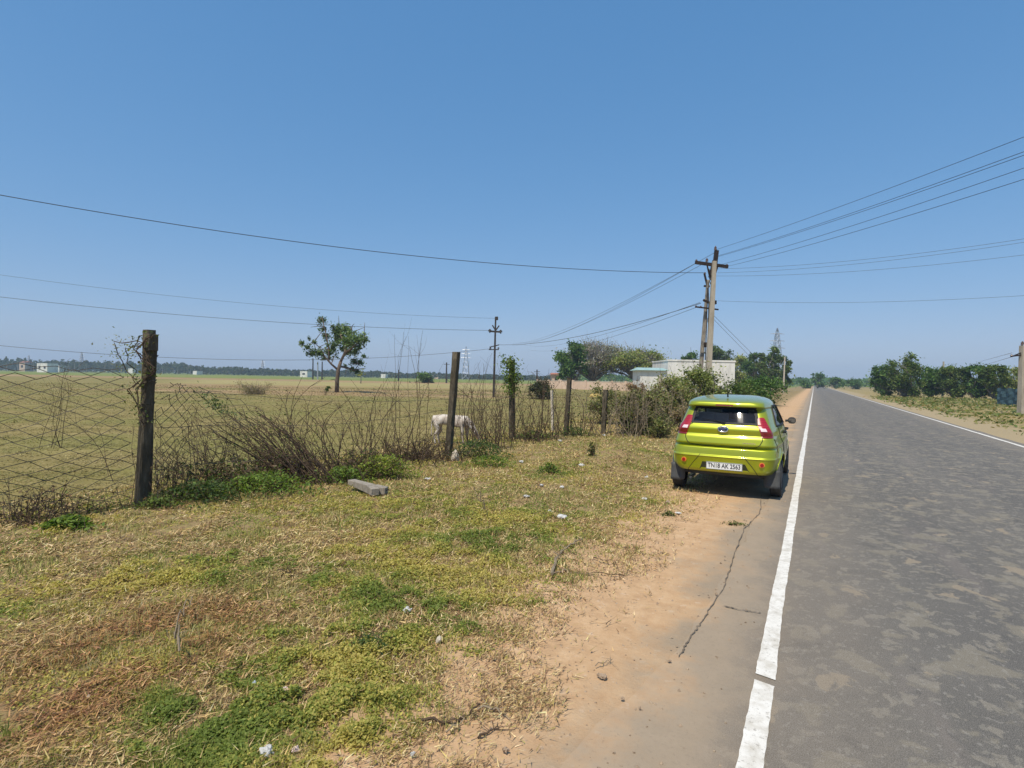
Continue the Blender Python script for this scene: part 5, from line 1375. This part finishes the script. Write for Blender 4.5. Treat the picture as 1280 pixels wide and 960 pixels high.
tangle(30, 655, 'dark low dead scrub under the mesh at the left edge', 60, 70, 60, (0, 0), .005, .6, 260, BL, .02, twigs=3, hmin=.15)
tangle(110, 640, 'small brown dead plants under the mesh left of the nearest post', 34, 80, 38, (0, 0), .0045, .5, 260, BL+GL, .02, twigs=3, hmin=.2)
tangle(66, 560, 'dark climbing twig caught in the top of the chain link mesh', 7, 30, 110, (14, 0), .006, .3, 30, BL, .02, twigs=5, hmin=.5)
tangle(790, 546, 'pale dry stems poking out of the olive bush near the last dark post', 60, 60, 80, (0, 0), .007, .6, 300, BL+[(.30, .24, .12)], .03, twigs=4, hmin=.4, mat='twigpale')
tangle(830, 540, 'pale dry stems among the light green bush left of the car', 50, 56, 66, (0, 0), .007, .6, 300, BL+[(.30, .24, .12)], .03, twigs=4, hmin=.4, mat='twigpale')
tangle(655, 552, 'low tangle of brown twigs at the foot of the ivy capped post', 60, 70, 34, (0, 0), .006, .7, 500, BL+GL, .024, twigs=3, hmin=.2)
# bright green weeds at the foot of the fence
def weed(px, py, wpx, hpx, label, n, cols=GL, size=.022):
    g = Gh(px, py); e = empty('weed_clump', g, label, 'weeds', 'green weed clumps by the fence'); sc_ = g.y/700; W = wpx*sc_; H = hpx*sc_
    b = MB()
    for k in range(26):
        s_ = Vector((random.gauss(0, W*.4), random.gauss(0, W*.22), 0)); q = s_+Vector((random.gauss(0, H*.3), random.gauss(0, H*.3), H*random.uniform(.5, 1))); b.tube([s_, s_.lerp(q, .5), q], [.004, .003, .002], 3, cap=False)
    b.build('stems', M['twig'], e)
    pos = np.stack([rng.normal(0, W*.45, n), rng.normal(0, W*.25, n), H*rng.random(n)**.8], 1); pos[:, 2] *= np.clip(1.25-np.abs(pos[:, 0])/W, .3, 1); ax, ay = rand_leaves(pos, size*rng.uniform(.6, 1.4, n), .6)
    leaf_mesh('leaves', pos, ax, ay, pick(cols, n, .2), M['leaf'], e); return e
GB = [(.14, .22, .03), (.20, .28, .045), (.10, .16, .03)]; GDk = [(.05, .09, .025), (.08, .12, .03), (.11, .16, .035)]
weed(84, 662, 30, 14, 'bright green weed clump under the mesh left of the nearest post', 900, GB, .026)
weed(200, 634, 34, 14, 'small green weeds at the foot of the nearest post', 500, GL)
weed(250, 626, 60, 24, 'dark green weeds right of the nearest post', 1500, GDk)
weed(330, 618, 70, 26, 'green leafy weeds under the leaning dead branches', 1800, GB)
weed(480, 598, 50, 30, 'bright yellow green weeds beside the broken concrete piece', 1700, [(.22, .28, .04), (.30, .34, .06), (.14, .20, .03)])
weed(430, 604, 36, 22, 'pale green weeds behind the long end of the broken concrete', 900, GB)
weed(597, 573, 42, 22, 'dark green weeds right of the foot of the middle post', 1500, GDk, .024)
weed(612, 582, 40, 12, 'low bright green weeds in front of the dark ones', 800, GB)
weed(686, 592, 16, 14, 'lone green tuft in the dry grass left of the reddish mound', 420, GB)
weed(739, 582, 5, 18, 'single upright dark weed on the reddish mound', 140, GDk)
weed(716, 546, 26, 12, 'dark weeds at the foot of the grey post', 500, GDk, .03)
weed(667, 549, 26, 10, 'green weeds between the ivy capped post and grey post', 420, GB, .03)
weed(462, 812, 36, 14, 'dark broad leaved weed patch in the near grass', 420, GDk, .012)
weed(836, 645, 10, 6, 'small grass tuft on the bare dirt behind the car', 160, GL, .012)
weed(918, 656, 14, 4, 'flat grass tuft on the bare dirt near the asphalt edge', 160, GL, .010)

# green bushes left of the car
BO = [(.17, .20, .065), (.24, .265, .08), (.12, .14, .045), (.33, .29, .14)]
bush('roadside_bush', 794, 543, 474, 30, 'tangled olive green bush right of the last dark fence post', BO, 5200, .042, 'green bushes left of the car', stems=140, cl_n=22)
bush('roadside_bush', 806, 543, 512, 36, 'dense dark low bush on the ground left of the car', [(.07, .085, .03), (.11, .13, .04), (.18, .17, .08)], 4600, .038, 'green bushes left of the car', stems=120, cl_n=18)
bush('roadside_bush', 756, 530, 466, 24, 'thin leafy bush behind the dark short post', BO, 2200, .045, 'green bushes left of the car', stems=70, cl_n=16)
bush('dry_bush', 796, 534, 450, 15, 'upright reddish brown dead bush above the green bushes', [(.32, .19, .10), (.40, .26, .15)], 3000, .035, 'green bushes left of the car', stems=60, mat='twigpale')
bush('roadside_bush', 838, 532, 464, 34, 'light green bush just left of the car under the pale slanting post', [(.20, .24, .07), (.28, .31, .10), (.14, .17, .05), (.34, .30, .15)], 5200, .05, 'green bushes left of the car', stems=90, cl_n=20)
bush('roadside_bush', 868, 527, 438, 38, 'tall bright leafy bush around the feet of the main power poles', [(.22, .27, .08), (.32, .36, .12), (.15, .18, .055)], 8000, .06, 'green bushes left of the car', stems=110, cl_n=26)
bush('roadside_bush', 906, 520, 468, 34, 'dark bush hidden mostly behind the car roof', GR_M, 4200, .07, 'green bushes left of the car', stems=60, cl_n=18)
bush('roadside_bush', 950, 507, 466, 28, 'dark roadside bush beyond the car roof', GR_D, 4200, .08, 'green bushes left of the car', stems=50, cl_n=18)
bush('dry_bush', 858, 541, 505, 22, 'pale straw coloured dead bush touching the left side of the car', [(.38, .28, .15), (.30, .22, .11), (.16, .17, .06)], 3000, .032, 'green bushes left of the car', stems=120, mat='twigpale', cl_n=12)
bush('roadside_bush', 824, 548, 522, 18, 'small olive bush in the pale dry grass left of the car', BO, 1800, .034, 'green bushes left of the car', stems=60)

# ------------------------------------------------------------------ white calf grazing
gc = G(541, 555.5); ZC = gc.y; sC = ZC/700
calf = empty('calf', Vector((gc.x, gc.y, 0)), 'white grazing calf with pale brown mottling, head down behind the leaning fence post', 'calf')
def cpt(px, py, dy=0.0): v_ = P(px, py, ZC+dy)-Vector((gc.x, gc.y, 0)); return v_
nodes = {}; vs_ = []; es = []; rs = []
def cn(name, px, py, dy, r, parent=None):
    nodes[name] = len(vs_); vs_.append(cpt(px, py, dy)); rs.append(r if isinstance(r, tuple) else (r, r))
    if parent: es.append((nodes[parent], nodes[name]))
cn('pelvis', 546, 525, .0, (.115, .125))
cn('loin', 555, 524, 0, (.12, .13), 'pelvis'); cn('belly', 565, 526, 0, (.135, .15), 'loin'); cn('chest', 575, 526, 0, (.125, .15), 'belly'); cn('shoulder', 582, 526, 0, (.10, .13), 'chest')
cn('neck1', 588, 530, -.03, (.062, .09), 'shoulder'); cn('neck2', 592, 536, -.05, (.05, .066), 'neck1'); cn('poll', 594.5, 540, -.06, (.052, .052), 'neck2'); cn('face', 597.5, 545.5, -.08, (.040, .040), 'poll'); cn('muzzle', 600, 550, -.09, (.030, .030), 'face')
cn('rump', 542.5, 523, 0, (.08, .08), 'pelvis'); cn('tail1', 540, 528, 0, .018, 'rump'); cn('tail2', 539.4, 538, 0, .012, 'tail1'); cn('tail3', 539.3, 545, 0, .018, 'tail2')
for s_, dy in (('n', -.09), ('f', .09)):
    o_ = 0 if s_ == 'n' else 5
    cn('hip'+s_, 545.5+o_*.6, 531, dy, (.065, .085), 'pelvis'); cn('knee'+s_, 548+o_*.6, 538, dy*1.1, (.045, .05), 'hip'+s_); cn('hock'+s_, 542.5+o_*.9, 544, dy*1.1, (.026, .03), 'knee'+s_); cn('fet'+s_, 543.5+o_, 551, dy*1.1, (.02, .021), 'hock'+s_); cn('hoof'+s_, 544+o_, 554.5, dy*1.1, (.024, .024), 'fet'+s_)
    f0 = 576 if s_ == 'n' else 582
    cn('elb'+s_, f0+2, 533.5, dy, (.05, .055), 'chest'); cn('wri'+s_, f0+2, 543, dy, (.027, .028), 'elb'+s_); cn('ffet'+s_, f0+2.5, 551, dy, (.02, .02), 'wri'+s_); cn('fhoof'+s_, f0+3, 554.7, dy, (.024, .024), 'ffet'+s_)
me = bpy.data.meshes.new('calf_body'); me.from_pydata([tuple(v_) for v_ in vs_], es, []); o = bpy.data.objects.new('calf_body', me); COL.objects.link(o)
md = o.modifiers.new('s', 'SKIN'); 
for i, v_ in enumerate(me.skin_vertices[0].data if me.skin_vertices else []): v_.radius = rs[i]
if not me.skin_vertices:
    bmx = bmesh.new(); bmx.from_mesh(me); lay = bmx.verts.layers.skin.verify()
    for i, v_ in enumerate(bmx.verts): v_[lay].radius = rs[i]; v_[lay].use_root = (i == 0)
    bmx.to_mesh(me); bmx.free()
md2 = o.modifiers.new('d', 'SUBSURF'); md2.levels = 2; md2.render_levels = 2
bpy.context.view_layer.update(); dg = bpy.context.evaluated_depsgraph_get(); me2 = bpy.data.meshes.new_from_object(o.evaluated_get(dg)); bpy.data.objects.remove(o)
me2.polygons.foreach_set('use_smooth', [True]*len(me2.polygons)); me2.materials.clear()
me2.materials.append(mat_var('calfhide', (.26, .18, .12), (.56, .50, .43), .9, scale=5, bmp=.3, c3=(.66, .62, .56)))
o = bpy.data.objects.new('body', me2); COL.objects.link(o); o.parent = calf
hd = cpt(594.5, 540, -.06)
for s_ in (-1, 1):
    b = MB(); a = hd+Vector((0, s_*.045, .01)); b.tube([a, a+Vector((-.02, s_*.05, .005)), a+Vector((-.035, s_*.10, -.012))], [.012, .026, .006], 8); b.build('ear', me2.materials[0], o, smooth=True)
    b = MB(); a = hd+Vector((.03, s_*.042, -.035)); b.tube([a, a+Vector((.004, s_*.008, 0))], [.009, .006], 8); b.build('eye', M['ink'], o)
b = MB(); mz = cpt(600, 550, -.09); b.tube([mz+Vector((.005, 0, -.01)), mz+Vector((.018, 0, -.028))], [.027, .018], 10); b.build('nose', mat_var('nose', (.30, .18, .15), (.40, .26, .22), .6, bmp=0), o, smooth=True)
for nm in ('hoofn', 'hooff', 'fhoofn', 'fhooff'):
    p = vs_[nodes[nm]]; b = MB(); b.tube([p+Vector((0, 0, .0)), Vector((p.x+.004, p.y, -.005))], [.024, .032], 8); b.build('hoof', M['cabin'], o)

# ------------------------------------------------------------------ broken concrete on the grass
gr = Gh(464, 621); zc = gr.z
rub = empty('broken_concrete', gr, 'broken forked concrete post piece lying in the grass near the fence', 'concrete piece'); rub.scale = (.85, .85, .85)
b = MB(); 
a = Vector((-.02, .10, .11)); far_ = P(435, 601, 7.95)-gr; far_.z = .13
b.beam(far_, a, .13, .075, .15, .13); b.beam(a+Vector((-.03, .03, .0)), a+Vector((.10, -.17, -.015)), .14, .12, .13, .11)
o = b.build('long_arm', M['concrete'], rub, bevel=.010)
b = MB(); b.beam(a+Vector((.04, .02, -.005)), a+Vector((.24, -.03, -.02)), .15, .13, .12, .11); b.build('short_arm', M['concrete'], rub, bevel=.010)
b = MB(); b.tube([a+Vector((.23, -.03, -.02)), a+Vector((.29, -.06, .01))], .006, 5); b.build('rebar_end', M['rust'], rub)

# ------------------------------------------------------------------ litter, stones and sticks
def crumple(name, px, py, w, h, label, mat, cat='litter', flat=.6, group=None):
    w *= .8; h *= (.62 if cat == 'litter' else 1)
    g = Gh(px, py); sc_ = g.y/700; bm_ = bmesh.new(); bmesh.ops.create_icosphere(bm_, subdivisions=3, radius=1); sd_ = random.randint(0, 999)
    for v_ in bm_.verts:
        c_ = v_.co.copy(); k = 1+.9*(float(vnoise(c_.x*2.4+sd_, c_.y*2.4+c_.z*1.7, sd_))-.5)+.25*(float(vnoise(c_.x*7+sd_, c_.y*7+c_.z*5, sd_))-.5); v_.co = Vector((c_.x*w*.5*sc_*k, c_.y*w*.42*sc_*k, c_.z*h*.5*sc_*k*1.1))
    me = bpy.data.meshes.new(name); bm_.to_mesh(me); bm_.free(); me.materials.append(M[mat]); o = bpy.data.objects.new(name, me); COL.objects.link(o); o.location = g+Vector((0, 0, h*.36*sc_+.012)); o.rotation_euler = (0, 0, random.random()*3)
    return tag(o, label, cat, group)
crumple('plastic_scrap', 334, 950, 24, 18, 'crumpled whitish plastic scrap at the bottom edge in green weeds', 'litter')
crumple('plastic_scrap', 509, 767, 16, 9, 'folded white wrapper in the grass below the dark weed patch side', 'litter')
crumple('plastic_scrap', 548, 805, 11, 12, 'beige torn wrapper standing up right of the folded white wrapper', 'palestone')
crumple('plastic_scrap', 560, 750, 9, 6, 'small white scrap in the green grass above the folded wrapper', 'litter')
crumple('plastic_scrap', 318, 862, 8, 16, 'pale blue grey scrap in the near weeds', 'litterblue')
crumple('plastic_scrap', 356, 867, 11, 9, 'pinkish scrap right of the blue grey one', 'litterpink')
crumple('plastic_scrap', 369, 944, 14, 8, 'pinkish white scrap right of the bottom edge plastic', 'litterpink')
crumple('plastic_scrap', 110, 878, 6, 8, 'tiny pale scrap in the reddish dry weeds', 'palestone')
crumple('plastic_scrap', 516, 948, 7, 7, 'tiny white scrap by the thin straw at the bottom', 'litter')
crumple('plastic_scrap', 702, 648, 15, 6, 'pale grey scrap in the grass, right one of a pair beside the dirt', 'litter')
crumple('plastic_scrap', 687, 643, 8, 6, 'pale grey scrap, left one of a pair beside the dirt', 'litter')
for i, (px, py, w, h, lb) in enumerate([(658, 622, 9, 5, 'white bit in dry grass below the green tuft'), (703, 611, 7, 5, 'white bit right of the green tuft'), (677, 610, 5, 4, 'small white bit just below the green tuft'), (727, 588, 9, 5, 'white scrap on the reddish mound'), (535, 602, 9, 4, 'pale flake in the grass right of the yellow green weeds'),
        (652, 578, 8, 4, 'pale flake in the grass right of the middle post stone'), (808, 601, 7, 4, 'small white bit in grass left of the car'), (806, 626, 8, 5, 'pale paper bit at the dirt edge left of the car'), (700, 553, 7, 4, 'tiny white bit near the grey post'), (755, 546, 5, 4, 'tiny white bit at the foot of the bushes'), (848, 643, 9, 3, 'white flake beside the grass tuft behind the car')]):
    crumple('paper_bit', px, py, w, h, lb, 'litter')
crumple('stone', 568, 577, 15, 15, 'pale grey stone at the foot of the middle fence post', 'palestone', 'stone')
for px, py, w, h, lb in [(754, 850, 11, 5, 'flat brown stone on the dirt, upper'), (748, 848, 5, 4, 'small stone on the dirt left of the flat one'), (632, 943, 9, 6, 'small dark clod at the bottom of the dirt'), (895, 745, 4, 3, 'small dark pebble by the asphalt crack'), (778, 877, 5, 3, 'tiny dark pebble on open dirt'), (800, 889, 4, 3, 'tiny dark pebble near the dusty asphalt'), (837, 830, 5, 3, 'dark crumb at the end of the asphalt crack'), (835, 630, 6, 3, 'small reddish stone in the dirt behind the car')]:
    crumple('stone', px, py, w, h, lb, 'stone', 'stone')
def stick(pxs, r0, label, zs_=.02, mat='twigpale', cat='stick'):
    g = Gh(*pxs[0]); b = MB(); pts = []
    for i in range(len(pxs)-1):
        for k in range(5):
            t = k/5; px = pxs[i][0]+(pxs[i+1][0]-pxs[i][0])*t; py = pxs[i][1]+(pxs[i+1][1]-pxs[i][1])*t; p = Gh(px, py); p.z += zs_*(1+.5*math.sin(i*2+k)); pts.append(p-g+Vector([random.gauss(0, .004) for _ in range(3)]))
    p = Gh(*pxs[-1]); p.z += zs_; pts.append(p-g)
    b.tube(pts, taper(r0, r0*.4, len(pts)), 5)
    for _ in range(4):
        i = random.randint(2, len(pts)-2); q = pts[i]+Vector((random.gauss(0, .05), random.gauss(0, .05), random.uniform(.0, .03))); b.tube([pts[i], q], [r0*.4, r0*.2], 4)
    o = b.build('stick', M[mat]); o.location = g; return tag(o, label, cat)
stick([(690, 724), (694, 706), (702, 692), (716, 684), (728, 678)], .013, 'thick curved dry stick at the edge of the grass and dirt', .03)
stick([(690, 722), (705, 716), (722, 718), (738, 722)], .007, 'thin forked stick beside the thick curved one')
stick([(742, 700), (758, 706), (762, 710)], .005, 'short thin twig on the dirt right of the curved stick', mat='twig')
stick([(735, 720), (770, 722), (796, 719)], .004, 'long hair thin twig lying on the dirt', mat='twig')
stick([(528, 909), (566, 907), (583, 898), (596, 890), (600, 884)], .008, 'long dark twig at the bottom edge of the dirt', .02, 'twig')
stick([(598, 890), (622, 892), (632, 897)], .007, 'pale twig crossing the long dark twig')
stick([(598, 928), (612, 918), (622, 909)], .006, 'short dark twig below the crossing twigs', .015, 'twig')
stick([(558, 922), (580, 906), (592, 898)], .004, 'thin pale twig left of the short dark twig')
stick([(224, 840), (222, 818), (217, 808), (228, 790), (240, 768)], .006, 'long bent pale straw stalk in the reddish dry weeds', .10)
stick([(606, 650), (600, 632), (592, 618)], .006, 'dark dead weed stalk sticking up in the middle of the verge', .12, 'twig')
stick([(758, 785), (763, 779)], .003, 'tiny curled twig on the open dirt', mat='twig')
stick([(745, 837), (758, 832), (766, 828)], .003, 'thin pale straw near the grass tuft on dirt')
stick([(345, 723), (360, 723), (369, 724)], .005, 'short dark stick in the dry yellow grass', .04, 'twig')
